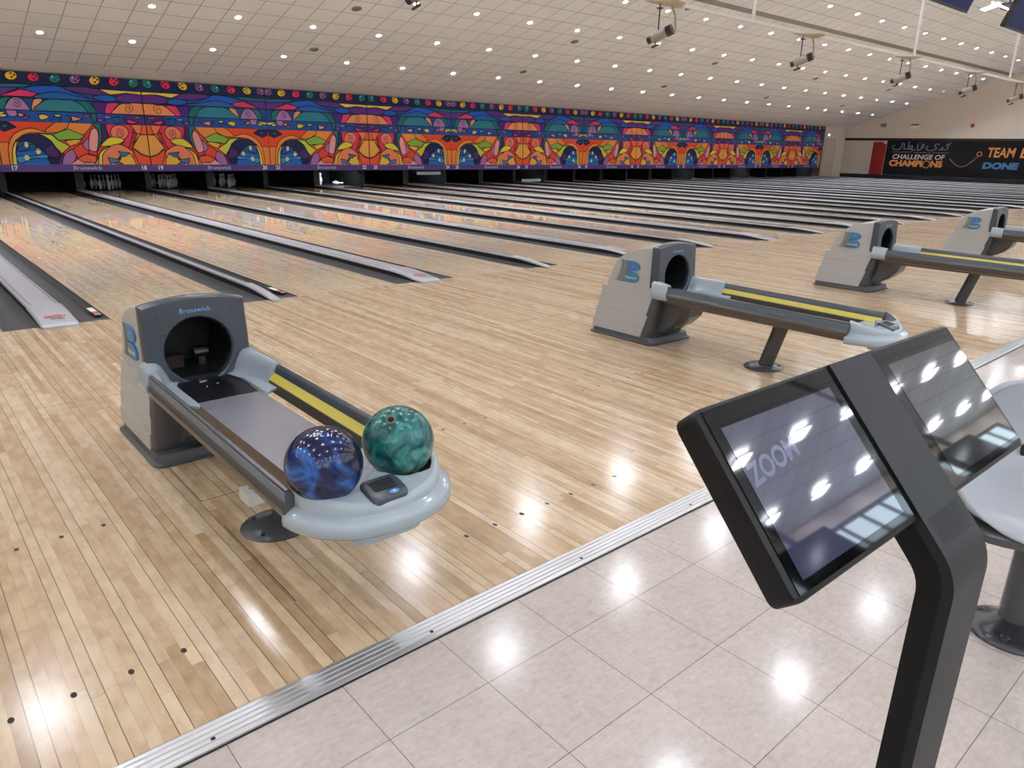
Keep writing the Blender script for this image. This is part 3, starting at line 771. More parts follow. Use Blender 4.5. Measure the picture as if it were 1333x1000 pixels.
# ------------------------------------------------------------------ hanging track and projectors
PY, PZ = 3.0, 3.87
track_m = pm('track_white', '#D6CEC6', .45)
t = thing('hanging_track', 'long white suspended track carrying the projectors below the ceiling', 'track', (17, PY, PZ))
q = MB(); q.box(-27, 27, -.03, .03, -.02, .04); q.build('track_bar', track_m, t)
q = MB(); q.box(-27, 27, -.035, .04, .04, .05); q.build('track_cap', track_m, t)
for x in (-2.6, 5.44, 13.52, 21.6, 29.7, 37.8):
    q = MB(); q.tube([(x-17, 0, .05), (x-17, 0, ZF - PZ)], .038, 12); q.build('suspension_rod', track_m, t, 40)
proj_b = pm('projector_body', '#9A9289', .4, .3); proj_d = pm('projector_dark', '#2E2622', .5); plate_m = pm('mount_plate', '#BDB098', .6)
pr0 = None
for i, (x, lab) in enumerate([(5.35, 'grey tube projector cut off by the top edge of the photo'), (10.55, 'nearest whole grey tube projector under the white track'), (15.64, 'second whole grey tube projector from the left along the track'), (20.95, 'grey tube projector hung beside the right suspension rod'), (26.0, 'grey tube projector in front of the slanting ceiling edge'), (30.65, 'smallest grey tube projector near the right edge of the photo')]):
    if pr0 is None:
        pr0 = thing('spot_projector', lab, 'projector', group='projectors on the track')
        q = MB(); q.add([(-.42, .05, -.05), (.5, .05, -.05), (.5, -.05, -.05), (.15, -.42, -.05), (-.15, -.42, -.05), (-.42, .05, -.035), (.5, .05, -.035), (.5, -.05, -.035), (.15, -.42, -.035), (-.15, -.42, -.035)],
                        [(4,3,2,1,0), (5,6,7,8,9), (0,1,6,5), (1,2,7,6), (2,3,8,7), (3,4,9,8), (4,0,5,9)])
        q.build('mount_plate', plate_m, pr0)
        q = MB(); q.lathe([(.07, -.11), (.03, -.13)], 16, Matrix.Translation((-.05, 0, 0))); q.tube([(-.05, 0, -.05), (-.05, 0, -.5)], .012, 8); q.build('stem', proj_d, pr0, 40)
        q = MB(); q.tube([(.17, -.1, -.05), (.27, -.1, -.2), (.31, -.1, -.38), (.24, -.16, -.5), (.09, -.18, -.53)], .018, 8); q.build('cable', pm('cable_beige', '#A89C8C', .6), pr0, 60)
        d = Vector((-.12, .42, -.16)).normalized(); cpt = Vector((-.03, 0, -.56)); M = cpt.to_track_quat('Z', 'Y')
        M = Matrix.Translation(cpt) @ d.to_track_quat('Z', 'Y').to_matrix().to_4x4()
        q = MB(); q.lathe([(.065, -.19), (.085, -.17), (.085, .12), (.065, .14)], 16, M); q.build('body_tube', proj_b, pr0, 40)
        q = MB(); q.lathe([(.06, .12), (.064, .22), (.05, .22), (.045, .16)], 16, M); q.build('lens_hood', proj_d, pr0, 40)
        q = MB(); q.lathe([(.055, -.28), (.092, -.265), (.092, -.16), (.06, -.15)], 16, M); q.build('rear_cap', proj_d, pr0, 40)
        q = MB(); q.tube([cpt + d*.05, cpt + d*.05 + Vector((0,0,-.16))], .014, 6); q.tube([cpt + d*.13 + Vector((0,0,-.15)), cpt - d*.02 + Vector((0,0,-.15))], .02, 6); q.build('yoke', proj_d, pr0)
        t = pr0
    else: t = dup(pr0, None, lab)
    t.location = (x, PY, PZ)
# overhead monitors
mon_b = pm('monitor_black', '#121214', .35); mon_s = pm('monitor_navy_screen', '#161C40', .55, spec=.15, emit='#1E2A62', es=.2)
mon_root = None
tilt = math.radians(20)
for i, (x, lab) in enumerate([(11.33, 'navy blue overhead monitor left of the bright lamp at the top edge'), (14.83, 'navy blue overhead monitor at the upper right corner')]):
    if mon_root is None:
        mon_root = thing('overhead_monitor', lab, 'monitor', group='overhead monitors')
        Mt = Matrix.Rotation(tilt, 4, 'X')
        q = MB(); q.box(-.875, .875, 0, .09, 0, 1.05); o = q.build('monitor_case', mon_b, mon_root); o.data.transform(Mt)
        q = MB(); q.box(-.84, .84, -.004, 0, .035, 1.015); o = q.build('screen', mon_s, mon_root); o.data.transform(Mt)
        q = MB(); q.tube([(0, -.05, .6), (0, -.05, ZF-3.39)], .03, 10); q.box(-.1, .1, -.14, -.02, .5, .6); q.build('hanger_pole', alu_d, mon_root)
        t = mon_root
    else: t = dup(mon_root, None, lab)
    t.location = (x, -1.5, 3.39)
for i, (x, lab) in enumerate([(4.33, 'dark hanging monitor behind the viewer, mirrored in the left kiosk screen'), (7.62, 'dark hanging monitor behind the viewer, mirrored in the right kiosk screen')]):
    t = thing('hanging_monitor', lab, 'monitor', (x, -9.0, 2.30), 0, 'hanging monitors behind the viewer')
    q = MB(); q.box(-.42, .42, -.04, .04, .06, .58); q.build('monitor_case', mon_b, t)
    q = MB(); q.box(-.40, .40, .04, .043, .08, .56); q.build('screen', pm('dark_screen', '#08080A', .1), t)
    q = MB(); q.tube([(0, 0, .55), (0, 0, ZF - 2.3)], .03, 10); q.build('hanger_pole', alu_d, t)
# floodlight between the monitors
t = thing('floodlight', 'bright white lamp with dark holder between the two overhead monitors', 'floodlight', (18.25, 0.0, 4.42))
q = MB(); q.box(-.35, .35, -.1, .1, -.03, 0); o = q.build('lamp_face', emis('flood_lamp', '#FFFFFF', 6), t); o.rotation_euler = (.5, 0, 0)
q = MB(); q.box(.3, .6, -.12, .12, -.02, .1); q.build('lamp_housing', mon_b, t)
q = MB(); q.tube([(.45, 0, .1), (.45, 0, ZF - 4.4)], .02, 8); q.build('hanger_pole', mon_b, t)

# ------------------------------------------------------------------ right wall: banner, door, fittings
X = XR - .002
b = MB(); b.box(XR-.03, XR, 1.5, 15.34, 2.10, 2.24); struct(b.build('trim_4', black_trim))
b = MB(); b.box(XR-.02, XR, 1.5, 15.34, 0, .22); struct(b.build('baseboard_right', black_trim))
ban = thing('wall_banner', 'long black banner reading Challenge of Champions on the right wall', 'banner', (XR-.03, 8.5, 1.2))
q = MB(); q.box(-.02, .028, -6.0, 4.33, -.96, .92); q.build('banner_sheet', pm('banner_black', '#0D0C10', .6, spec=.2), ban)
def wtext(body, y, z, h, mat, width=None, bold=0., name='banner_lettering', shear=0):
    return text_mesh(name, body, h, mat, ban, frame((-.0225, y - 8.5, z - 1.2), (0,-1,0), (0,0,1)), bold, width=width, shear=shear)
org = pm('banner_orange', '#D98A4A', .5); wht = pm('banner_white', '#CFC8C8', .5); blu = pm('banner_blue', '#3C70A0', .5); tealb = pm('banner_slate_blue', '#55708E', .5); pinkl = pm('banner_line', '#9A6A68', .5)
wtext('CHALLENGE OF', 11.04, 1.23, .36, wht, 2.77, .006, shear=.1)
wtext('CHAMPI', 11.63, .87, .44, org, 1.79, .022)
wtext('NS', 10.0, .87, .44, org, .60, .022)
wtext('TEAM', 6.98, 1.52, .66, org, 1.26, .014, shear=.1)
wtext('B', 5.95, 1.52, .66, org, .34, .014, shear=.1)
wtext('DONE', 6.92, .87, .42, blu, 1.66, .024, shear=.1)
def stroke3(pts, r, mat, name):
    q = MB(); q.tube([(-.022, y-8.5, z-1.2) for y, z in pts], r, 6); return q.build(name, mat, ban)
q = MB(); q.box(-.024, -.02, 9.45-8.5, 10.3-8.5, 1.475-1.2, 1.50-1.2); q.box(-.024, -.02, 10.6-8.5, 11.3-8.5, 1.475-1.2, 1.50-1.2); q.box(-.024, -.02, 11.45-8.5, 12.47-8.5, 1.48-1.2, 1.505-1.2); q.build('banner_line', pinkl, ban)
# ball for the letter O and the curved swing line
ring_pts = [(10.52 + .185*math.cos(a), .86 + .185*math.sin(a)) for a in [2*PI*i/20 for i in range(21)]]
stroke3(ring_pts, .022, org, 'banner_ring')
stroke3([(9.38 - 1.34*t_/14, 1.20 + .12*t_/14 - .47*math.sin(PI*t_/14)) for t_ in range(15)], .018, pinkl, 'banner_curve')
stroke3([(7.97 + .11*math.cos(a), 1.46 + .11*math.sin(a)) for a in [2*PI*i/16 for i in range(17)]], .016, org, 'banner_hook')
# arabic line drawn as pen strokes (drawing units of the sign)
def ar(pts, r=.027):
    stroke3([(12.526 - (x-115)*.00302, 1.23 + (437-y)*.00314) for x, y in smooth_open(pts)], r, tealb, 'arabic_lettering')
def smooth_open(pts, k=4):
    if len(pts) < 3: return pts
    e = [pts[0]] + list(pts) + [pts[-1]]; out = []
    for i in range(1, len(e)-2):
        p0, p1, p2, p3 = e[i-1:i+3]
        for q_ in range(k):
            t = q_/k; out.append(tuple(.5*((2*p1[c]) + (p2[c]-p0[c])*t + (2*p0[c]-5*p1[c]+4*p2[c]-p3[c])*t*t + (3*p1[c]-p0[c]-3*p2[c]+p3[c])*t**3) for c in (0, 1)))
    return out + [pts[-1]]
ar([(1122,228),(1095,214),(1068,226),(1088,248),(1094,276),(1070,300),(1020,302),(990,298)])
ar([(1008,256),(1004,285),(985,302),(945,300)])
ar([(945,226),(905,208),(868,224),(882,254),(902,272),(888,298),(830,322),(770,316),(735,294),(736,264),(762,244)])
ar([(685,202),(672,292)]); ar([(655,214),(636,300),(605,318),(580,300),(572,212)]); ar([(612,186),(596,196)], .016)
ar([(548,306),(510,318),(482,296),(490,250)])
ar([(412,168),(416,296)]); ar([(490,300),(430,300),(416,296),(446,248),(482,252),(468,290),(420,302),(370,300),(345,298),(330,200)])
ar([(292,186),(287,268),(250,308),(180,316),(132,290),(132,256),(162,232)])
for x, y in ((1105,194),(1132,188),(788,362),(815,362),(488,336)): ar([(x-7,y),(x+7,y)], .024)
# red door
b = MB(); b.box(XR-.03, XR, 12.88, 13.62, .22, 2.03); d2 = struct(b.build('door_2', red_m))
b = MB(); b.box(XR-.045, XR-.03, 12.93, 12.97, 1.0, 1.12); b.box(XR-.04, XR-.03, 13.05, 13.45, 1.24, 1.28); b.build('push_bar', pm('door_bar_red', '#A83030', .4), d2)
b = MB(); b.box(XR-.035, XR-.03, 12.88, 13.02, 1.93, 2.03); b.build('door_notice', white_m, d2)
# fittings above the trim
t = thing('exit_sign', 'small white exit sign box on the right wall above the banner', 'exit sign', (XR-.05, 11.5, 2.72))
q = MB(); q.box(-.05, .05, -.22, .22, 0, .2); q.build('sign_box', white_m, t)
q = MB(); q.box(-.04, .04, -.2, .2, .2, .25); q.build('sign_bracket', alu_d, t)
t = thing('emergency_light', 'small grey emergency light box above the red door', 'emergency light', (XR-.05, 13.2, 2.85))
q = MB(); q.box(-.05, .05, -.14, .14, 0, .17); q.build('light_box', pm('emergency_grey', '#8A8278', .5), t)
t = thing('fire_alarm', 'small red round fire alarm sounder high on the right wall', 'alarm', (XR-.05, 8.6, 2.9))
q = MB(); q.lathe([(.1, -.05), (.1, .0), (.06, .05)], 16, Matrix.Rotation(-PI/2, 4, 'Y')); q.build('sounder', pm('alarm_red', '#8E2A22', .4), t, 40)
t = thing('wall_lamp', 'small bright wall lamp beside the right end of the mural', 'lamp', (41.9, YM-.06, 2.35))
q = MB(); q.box(-.1, .1, -.05, .06, -.06, .06); q.build('lamp_case', white_m, t)
q = MB(); q.box(-.08, .08, -.06, -.05, -.04, .04); q.build('lamp_lens', emis('wall_lamp_lens', '#FFFFFF', 4), t)

# ------------------------------------------------------------------ ball returns
def rounded_rect(hx, hy, r, n=5):
    pts = []
    for cx, cy, a0 in ((hx-r, hy-r, 0), (-hx+r, hy-r, PI/2), (-hx+r, -hy+r, PI), (hx-r, -hy+r, 1.5*PI)):
        for k in range(n+1):
            a = a0 + k*PI/2/n; pts.append((cx + r*math.cos(a), cy + r*math.sin(a)))
    return pts
def make_return(label, loc):
    t = thing('ball_return', label, 'ball return', loc, 0, 'ball returns on the approach')
    # --- hood shell: side profile swept across, arched top
    U = .211; US = .198   # half widths: front plate, upper shell
    def profU(xr):     # (y, z) loop of upper body; xr in -1..1
        arch = .026*(1 - xr*xr)
        top = [(-2.655, .46), (-2.70, .565), (-2.78, .625 + arch*.4), (-2.88, .660 + arch*.7), (-2.98, .680 + arch), (-3.055, .688 + arch)]
        return [(-2.60, .355), (-2.615, .37)] + top + [(-3.06, .36)]
    q = MB(); rings = []
    for i in range(13):
        s_ = -1 + i/6; xx = s_*US
        rings.append([(xx, y, z) for y, z in profU(s_)])
    m_ = len(rings[0])
    q.loft([r_[:-1] for r_ in rings], closed=False, cap0=False, cap1=False)
    q.add(rings[0], [tuple(range(m_))]); q.add(rings[-1], [tuple(reversed(range(m_)))])
    sh = q.build('hood_shell', shell_m, t, 35)
    # --- lower stepped section: four ledges
    q = MB()
    nst = 4
    for k in range(nst):
        z1 = .372 - k*.082; z0 = z1 - .082; hx = .203 + .0065*k
        yb1 = -2.585 + .018*k; yb0 = yb1 + .018
        yf1 = -3.06; yf0 = -3.06 + .0
        fr = lambda z: -3.08 + (.372 - z)*.30
        q.add([(s_*hh, yy, zz2) for s_ in (-1, 1) for (hh, yy, zz2) in ((hx, yb1+.004, z1), (hx, fr(z1), z1), (hx+.001, fr(z0), z0), (hx+.001, yb0, z0))] + [],
              [(0,1,2,3), (7,6,5,4), (0,3,7,4), (1,5,6,2), (0,4,5,1), (3,2,6,7)])
    lo = q.build('stepped_side_panel', shell_m, t, bevel=.0025)
    # --- front: plate with keyhole opening, wrapped lower front
    hc, hr = .490, .140
    def front_y(z): return -3.09 - max(0, (.70 - z))*.06 if z > .36 else -3.11 + (.36 - z)*.22
    def outline(a):
        # ray from the hole centre to the plate outline
        dx, dz = math.cos(a), math.sin(a); best = 9
        hxw = lambda z: U + max(0, .70 - z)*.01
        for s_ in range(1, 400):
            r = s_*.0012; x, z = dx*r, hc + dz*r
            topz = .693 + .026*(1 - (x/U)**2)
            if abs(x) > hxw(z) or z > topz or z < .335: best = r; break
        return dx*best, hc + dz*best
    n = 72; q = MB(); outer = []; inner = []
    angs = [2*PI*k/n for k in range(n)]
    for xc_, zc_ in ((U, .693), (-U, .693), (U+.004, .335), (-(U+.004), .335)):
        a_ = math.atan2(zc_ - hc, xc_) % (2*PI); j = min(range(n), key=lambda k: abs(angs[k]-a_)); angs[j] = a_
    for a in angs:
        outer.append(outline(a))
        x, z = hr*math.cos(a), hc + hr*math.sin(a)
        if z < .352: z = .352
        inner.append((x, z))
    r0 = [(x, -3.03 if z > .40 else -3.085, z) for x, z in outer]; r1 = [(x, front_y(z) + .010, z) for x, z in outer]
    sc = lambda p: (p[0]*.965, hc + (p[1]-hc)*.965)
    r2 = [(sc(p)[0], front_y(sc(p)[1]), sc(p)[1]) for p in outer]
    r3 = [(x*1.05, front_y(z), hc + (z-hc)*1.05) for x, z in inner]; r4 = [(x, front_y(z) + .008, z) for x, z in inner]; r5 = [(x, -3.0, z) for x, z in inner]
    q.loft([r0, r1, r2, r3, r4, r5], closed=True, cap0=False, cap1=False)
    ff = q.build('front_plate', slate, t, 40)
    # panel line above the opening
    q = MB()
    for x0, x1, z0, z1 in ((-.15, -.148, .575, .665), (.148, .15, .575, .665)):
        q.box(x0, x1, front_y(.62)-.0008, front_y(.62), z0, z1)
    for x0, x1 in ((-.15, -.095), (.095, .15)): q.box(x0, x1, front_y(.575)-.0008, front_y(.575)+.001, .574, .576)
    q.build('panel_line', line_m, ff)
    text_mesh('front_lettering', 'Brunswick', .027, txt_blue, ff, frame((0, front_y(.662)-.001, .662), (1,0,0), (0,0,1)), .0005, ext=.0008, space=1.12)
    # tube interior
    q = MB(); rr = [[(x, yy, z) for x, z in inner] for yy in (-3.075, -2.8)]
    q.loft(rr, cap0=False, cap1=True); q.build('opening_tube', blackin, t, 40)
    q = MB(); q.box(-.15, .15, -3.088, -2.75, .345, .376); q.build('tube_floor', blackin, t)
    q = MB(); q.box(-.09, -.02, -2.92, -2.84, .376, .43); q.build('accelerator_block', pm('rust_block', '#2E1A14', .6), t)
    q = MB(); q.lathe([(.028, -.03), (.028, .03)], 16, Matrix.Translation((.06, -2.9, .43)) @ Matrix.Rotation(PI/2, 4, 'Y')); q.box(.045, .075, -2.92, -2.87, .372, .43); q.build('pulley', alu_d, t)
    # lower front body
    q = MB(); rings = []
    for z in (.045, .15, .25, .345):
        hh = .210 + (.345 - z)*.02; fy = front_y(z) + .0
        bk = -3.065 + (.372 - z)*.30
        rings.append([(-hh, bk, z), (-hh, fy + .03, z), (-hh + .012, fy + .012, z), (-hh+.04, fy, z), (hh-.04, fy, z), (hh-.012, fy+.012, z), (hh, fy+.03, z), (hh, bk, z)])
    q.loft(rings); q.build('lower_front', slate2, t, 35)
    # motor bulge under the deck
    q = MB(); rings = []
    for z, f in ((.33, .24), (.28, .25), (.22, .23), (.15, .16), (.09, .06)):
        rings.append([(-.12, -3.0, z), (-.12, -3.05 - f*.8, z), (-.08, -3.05 - f, z), (.08, -3.05 - f, z), (.12, -3.05 - f*.8, z), (.12, -3.0, z)])
    q.loft(rings); q.build('motor_cover', slate2, t, 30)
    # plinth
    q = MB(); rings = []
    for z, g in ((0, .025), (.008, .028), (.014, .012), (.05, .006), (.052, -.01)):
        hx, hy = .214 + g, .285 + g
        rings.append([(x, y - 2.80, z) for x, y in rounded_rect(hx, hy, .05)])
    q.loft(rings); q.build('plinth', plinth_m, t, 35)
    # badges, both sides
    for sgn in (-1, 1):
        by, bz = -2.815, .50      # badge centre
        def side(pts, d0, d1, mi, q):
            q.prism(pts, lambda y, z, tt: (sgn*(US + tt), by + (y - by)*1.3, bz + (z - bz)*1.02), d0, d1, mi)
        q = MB()
        sp = []
        wv = [(-.012, .075), (-.018, .05), (-.010, .0), (.004, -.05), (.022, -.075)]   # wavy left edge (y away from front +)
        Wd = lambda o: [(by + .045 + dy + o, bz + dz) for dy, dz in wv]
        Lf, Rt = Wd(.022), Wd(-.032)
        side(Lf + Rt[::-1], -.003, .008, 0, q)
        for o in (.006, -.010, -.024):
            a_, c_ = Wd(o), Wd(o - .004); side(a_ + c_[::-1], .006, .0095, 1, q)
        q.build('badge_stripes', [stripe_m, stripe_d], t)
        q = MB()
        B = [(by+.012-.012, bz+.075)]
        up = [(-.055 + .042*math.sin(a)*0 - .0, 0) for a in (0,)]
        def lobe(cz, hz, ln):
            pts = []
            for k in range(11):
                a = PI/2 - PI*k/10; pts.append((by - .03 - ln*max(0, math.cos(a))**.8, cz + hz*math.sin(a)))
            return pts
        P1 = [(by + .008, bz + .075)] + lobe(bz + .041, .034, .052) + [(by + .004, bz + .004)]
        P2 = [(by + .004, bz + .004)] + lobe(bz - .038, .037, .050) + [(by + .030, bz - .075)]
        side(P1, -.003, .010, 0, q); side(P2, -.003, .010, 0, q)
        q.build('badge_letter', blue_m, t, bevel=.003)
        ex = (0, sgn, 0)
        if sgn < 0: ex = (0, -1, 0)
        text_mesh('badge_lettering', 'Brunswick', .025, txt_yel, t, frame((sgn*(US+.0108), by-.033, bz-.042), ex, (0,0,1)), .0006, ext=.0006)
        q = MB(); st5 = [(by - .038 + (.011 if k % 2 == 0 else .0045)*math.sin(k*PI/5), bz + .043 + (.011 if k % 2 == 0 else .0045)*math.cos(k*PI/5)) for k in range(10)]
        side(st5, .009, .0108, 0, q); q.build('badge_star', pm('star_grey', '#7E9CB4', .4) if sgn < 0 else bpy.data.materials['star_grey'], t)
    # --- deck
    y0, y1 = -2.95, -4.42
    q = MB(); q.box(-.125, .125, y1, y0, .300, .356, 0); dk = q.build('ball_deck', pm('deck_side', '#6E665E', .4, .5) if 'deck_side' not in bpy.data.materials else bpy.data.materials['deck_side'], t, bevel=.004)
    q = MB(); q.box(-.128, .128, y1, -3.40, .356, .362); q.build('deck_plate', belt_m, t, bevel=.002)
    q = MB(); q.box(-.124, .124, -3.40, -2.99, .356, .3625); q.build('lift_plate', belt_d, t)
    q = MB(); q.box(-.03, .0, -3.14, -3.10, .3625, .366); q.box(.02, .03, -3.2, -3.19, .3625, .365); q.box(-.03, -.022, -3.22, -3.21, .3625, .365); q.build('latch', chrome, t)
    # --- rails
    prof = [(.180, .345), (.182, .385), (.186, .390), (.202, .405), (.208, .412), (.214, .425), (.222, .440), (.229, .446), (.235, .444), (.238, .436), (.2385, .410), (.246, .403), (.252, .391), (.250, .377), (.242, .369), (.237, .362), (.232, .342), (.2, .335)]
    ya, yb2 = -3.10, -4.462
    for sgn in (-1, 1):
        ys = -3.34 if sgn > 0 else -3.18
        q = MB(); q.loft([[(sgn*x, ya, z) for x, z in prof], [(sgn*x, yb2, z - .012) for x, z in prof]])
        rl = q.build('side_rail', rail_m, t, 30)
        q = MB(); ps = [(.1835, .3885), (.202, .4075), (.208, .4145), (.2095, .411), (.202, .402), (.188, .388)]
        q.loft([[(sgn*x, ys, z) for x, z in ps], [(sgn*x, yb2, z - .012) for x, z in ps]]); q.build('bumper_strip', yellow_m, rl, 50)
        q = MB(); ps = [(.2095, .4145), (.2125, .4265), (.2205, .4415), (.229, .448), (.2365, .4455), (.2335, .443), (.229, .4445), (.2235, .4385), (.2155, .4245)]
        q.loft([[(sgn*x, ys, z) for x, z in ps], [(sgn*x, yb2, z - .012) for x, z in ps]]); q.build('rail_cap', slate, rl, 50)
        q = MB(); ps = [(.2385, .4385), (.2405, .4375), (.2410, .409), (.2385, .4085)]
        q.loft([[(sgn*x, ys - .02, z) for x, z in ps], [(sgn*x, yb2, z - .012) for x, z in ps]]); q.build('outer_plate', plate_r, rl, 50)
        # moulded guide joining rail and hood: rolled top edge, hollow wall, foot by the deck
        q = MB(); rings = []
        for y, sh_, zt in (((-3.07, -.052, .012), (-3.12, -.050, .012), (-3.18, -.034, .008), (-3.24, -.014, .006), (-3.30, -.003, .004), (-3.36, 0, .003)) if sgn > 0 else ((-3.07, -.052, .012), (-3.11, -.046, .011), (-3.15, -.026, .008), (-3.18, -.008, .005), (-3.205, 0, .003))):
            rings.append([(sgn*x, y, z) for x, z in ((.150 + sh_, .368), (.172 + sh_, .372), (.183 + sh_, .384), (.190 + sh_, .405), (.196 + sh_*.9, .428), (.203 + sh_*.75, .445 + zt*.6), (.210 + sh_*.6, .452 + zt), (.222 + sh_*.4, .457 + zt), (.236 + sh_*.15, .453 + zt), (.243, .442 + zt*.6), (.2445, .420), (.2545, .404), (.256, .388), (.252, .370), (.236, .348), (.19, .352))])
        q.loft(rings); q.build('rail_guide', lgrey, t, 50)
        q = MB()
        pl = [(.129, -3.08), (.129, -3.40), (.131, -3.452), (.14, -3.462), (.155, -3.448), (.172, -3.44), (.184, -3.44), (.19, -3.43), (.19, -3.08)]
        q.prism(pl, lambda a_, y_, tt: (sgn*a_, y_, tt + (a_-.129)*.05), .358, .372); q.build('guide_foot', lgrey, t, bevel=.004)
    # --- front tray
    hw = .268; tx = .018
    def plan(ins, z):
        pts = []; h_ = hw - ins; dpt = .222 - ins
        for k in range(33):
            a = -PI/2 + PI*k/32; sx = math.sin(a)
            x = h_*(abs(sx)**.92)*(1 if sx > 0 else -1)
            pts.append((x + tx, -4.452 - dpt*max(0, 1 - abs(x/h_)**2.3)**.56, z))
        inner = []
        for k in range(31, 0, -1):
            x = pts[k][0] - tx; u = abs(x)
            yi = -4.558 + .06*math.exp(-(u/.045)**2) + .10*max(0, (u - .165)/.097)**1.5
            inner.append((x + tx, max(yi, pts[k][1] + .014), z))
        if z > .39: pts, inner = ([(x, y, z_ + .24*(y + 4.575)) for x, y, z_ in L] for L in (pts, inner))
        if z > .366: pts, inner = ([(x, y, z_ + .010*max(0, (abs(x - tx) - .12)/.15)**1.5) for x, y, z_ in L] for L in (pts, inner))
        return pts + inner
    q = MB()
    q.loft([plan(.05, .312), plan(.012, .316), plan(.001, .326), plan(0, .345), plan(.004, .360), plan(.012, .366), plan(.028, .369), plan(.036, .373), plan(.038, .398), plan(.043, .408), plan(.052, .412)], cap0=False, cap1=False)
    for pl_, fl in ((plan(.05, .312), 1), (plan(.052, .412), 0)):
        fs = [(0, 1, 63)] + [(k, k+1, 64-k-1, 64-k) for k in range(1, 31)] + [(31, 32, 33)]
        q.add(pl_, [f[::-1] if fl else f for f in fs])
    tray = q.build('front_tray', lgrey, t, 50)
    q = MB()
    q.loft([[(x*.15, -4.57 + y*.09, z) for x, y in rounded_rect(.7, .6, .3)] for z in (.280, .32)]); q.build('blower_housing', lgrey, t, 40)
    # hand dryer vent
    q = MB(); rp = rounded_rect(.060, .046, .022); tz = lambda y: .24*(y + 4.575)
    q.loft([[(x*s_, -4.583 + y*s_, z + tz(-4.583 + y*s_)) for x, y in rp] for s_, z in ((1.0, .405), (1.0, .418), (.95, .4225), (.86, .4240))])
    q2 = MB(); q2.box(-.165, .185, -4.53, -4.37, .335, .3765); q2.build('tray_floor', lgrey, t, bevel=.003)
    vent = q.build('hand_dryer', slate, t, 50)
    for k in range(5):
        yk = -4.558 - k*.0085
        yk = -4.556 - k*.0095; q = MB(); q.box(-.038 + k*.001, .036, yk - .003, yk + .003, .4242 + tz(yk), .4256 + tz(yk)); q.build('air_slot', line_m, vent)
    q = MB(); q.lathe([(.0125, 0), (.0125, .0012)], 20, Matrix.Translation((.014, -4.614, .4246 + tz(-4.614))) @ Matrix.Rotation(.235, 4, 'X') @ Matrix.Diagonal((1.25, .72, 1, 1))); q.build('button', txt_blue, vent)
    q = MB(); q.box(.010, .018, -4.618, -4.610, .4250 + tz(-4.614), .4268 + tz(-4.614)); q.build('button_mark', paint_w, vent)
    # --- post and foot
    q = MB(); rings = []
    for z, y in ((.012, -3.87), (.30, -3.95)):
        rings.append([(x - .012, y + yy, z) for x, yy in [(.042*math.cos(2*PI*k/20), .05*math.sin(2*PI*k/20)) for k in range(20)]])
    q.loft(rings); q.build('support_post', slate2, t, 40)
    q = MB(); q.lathe([(.122, 0), (.124, .004), (.117, .010), (.06, .020), (.05, .022)], 32, Matrix.Translation((-.035, -3.87, 0)) @ Matrix.Diagonal((1.06, 1, 1, 1))); ft = q.build('foot_plate', slate2, t, 40)
    q = MB()
    for a in (.6, 2.2, 3.8, 5.4): q.lathe([(.009, .008), (.009, .018), (.005, .02)], 8, Matrix.Translation((-.035 + .10*math.cos(a), -3.87 + .095*math.sin(a), 0)))
    q.build('foot_bolts', line_m, ft)
    return t
br = make_return('nearest grey ball return holding two bowling balls on its tray', (.045, 0, 0))
dup(br, (3.36, 0, 0), 'second grey ball return, empty, behind the top of the black kiosk')
dup(br, (6.83, 0, 0), 'third grey ball return from the left, its tray cut by the photo edge')
dup(br, (10.32, 0, 0), 'farthest grey ball return at the right edge of the photo')

# ------------------------------------------------------------------ balls
def marble(name, stops, scale, dist, rough, seed):
    m = pm(name, '#202040', rough, spec=.42, coat=.15, coatr=.05); g = NT(m); v, q = g.coord()
    n1 = g.nt.nodes.new('ShaderNodeTexNoise'); n1.inputs['Scale'].default_value = scale; n1.inputs['Detail'].default_value = 4; n1.inputs['Distortion'].default_value = dist
    mp = g.nt.nodes.new('ShaderNodeMapping'); mp.inputs['Location'].default_value = seed; g.lk(v, mp.inputs[0]); g.lk(mp.outputs[0], n1.inputs['Vector'])
    g.lk(g.ramp(n1.outputs['Fac'], stops), g.b.inputs['Base Color']); return m
M_blue = marble('ball_blue', [(.36, '#090A24'), (.5, '#10133E'), (.58, '#18356C'), (.67, '#2C62AA'), (.78, '#142C58')], 8, 1.2, .14, (1, .3, 2))
M_teal = marble('ball_teal', [(.32, '#0E3C40'), (.46, '#1C5E5E'), (.56, '#2C7A76'), (.66, '#4E948A'), (.78, '#245E5C')], 20, 1.0, .2, (0, 3, 1))
RB = .1083
def ball(label, loc, mat, axis, hole, name='bowling_ball'):
    t = thing(name, label, 'bowling ball', loc, 0, 'bowling balls on the tray')
    M = Vector(axis).to_track_quat('Z', 'Y').to_matrix().to_4x4()
    a0 = math.asin(hole/RB) if hole else .004
    prof = [(RB*math.sin(a), RB*math.cos(a)) for a in [PI - .004 - (PI - .004 - a0)*k/48 for k in range(49)]]
    q = MB(); q.lathe(prof, 64, M, cap1=not hole); q.build('ball_shell', mat, t, 60)
    if hole:
        ztop = RB*math.cos(a0)
        q = MB(); q.lathe([(hole*1.02, ztop+.0006), (hole*.8, ztop+.0004), (hole*.78, ztop-.004), (hole*.74, ztop-.04)], 32, M, cap0=False); q.build('finger_insert', pm('insert_ring', '#6F6A60', .5), t, 50)
        q = MB(); q.lathe([(hole*.76, ztop-.0385), (.001, ztop-.039)], 32, M, cap0=False); q.build('hole_floor', blackin, t)
    return t
B1, B2 = (-.079, -4.474, .4855), (.173, -4.458, .4855)
bb1 = ball('dark navy and blue marbled bowling ball on the near tray', B1, M_blue, (.2, .3, -1), 0)
bb2 = ball('teal green marbled bowling ball with a finger hole on top', B2, M_teal, (-.42, -.33, .84), .0135)
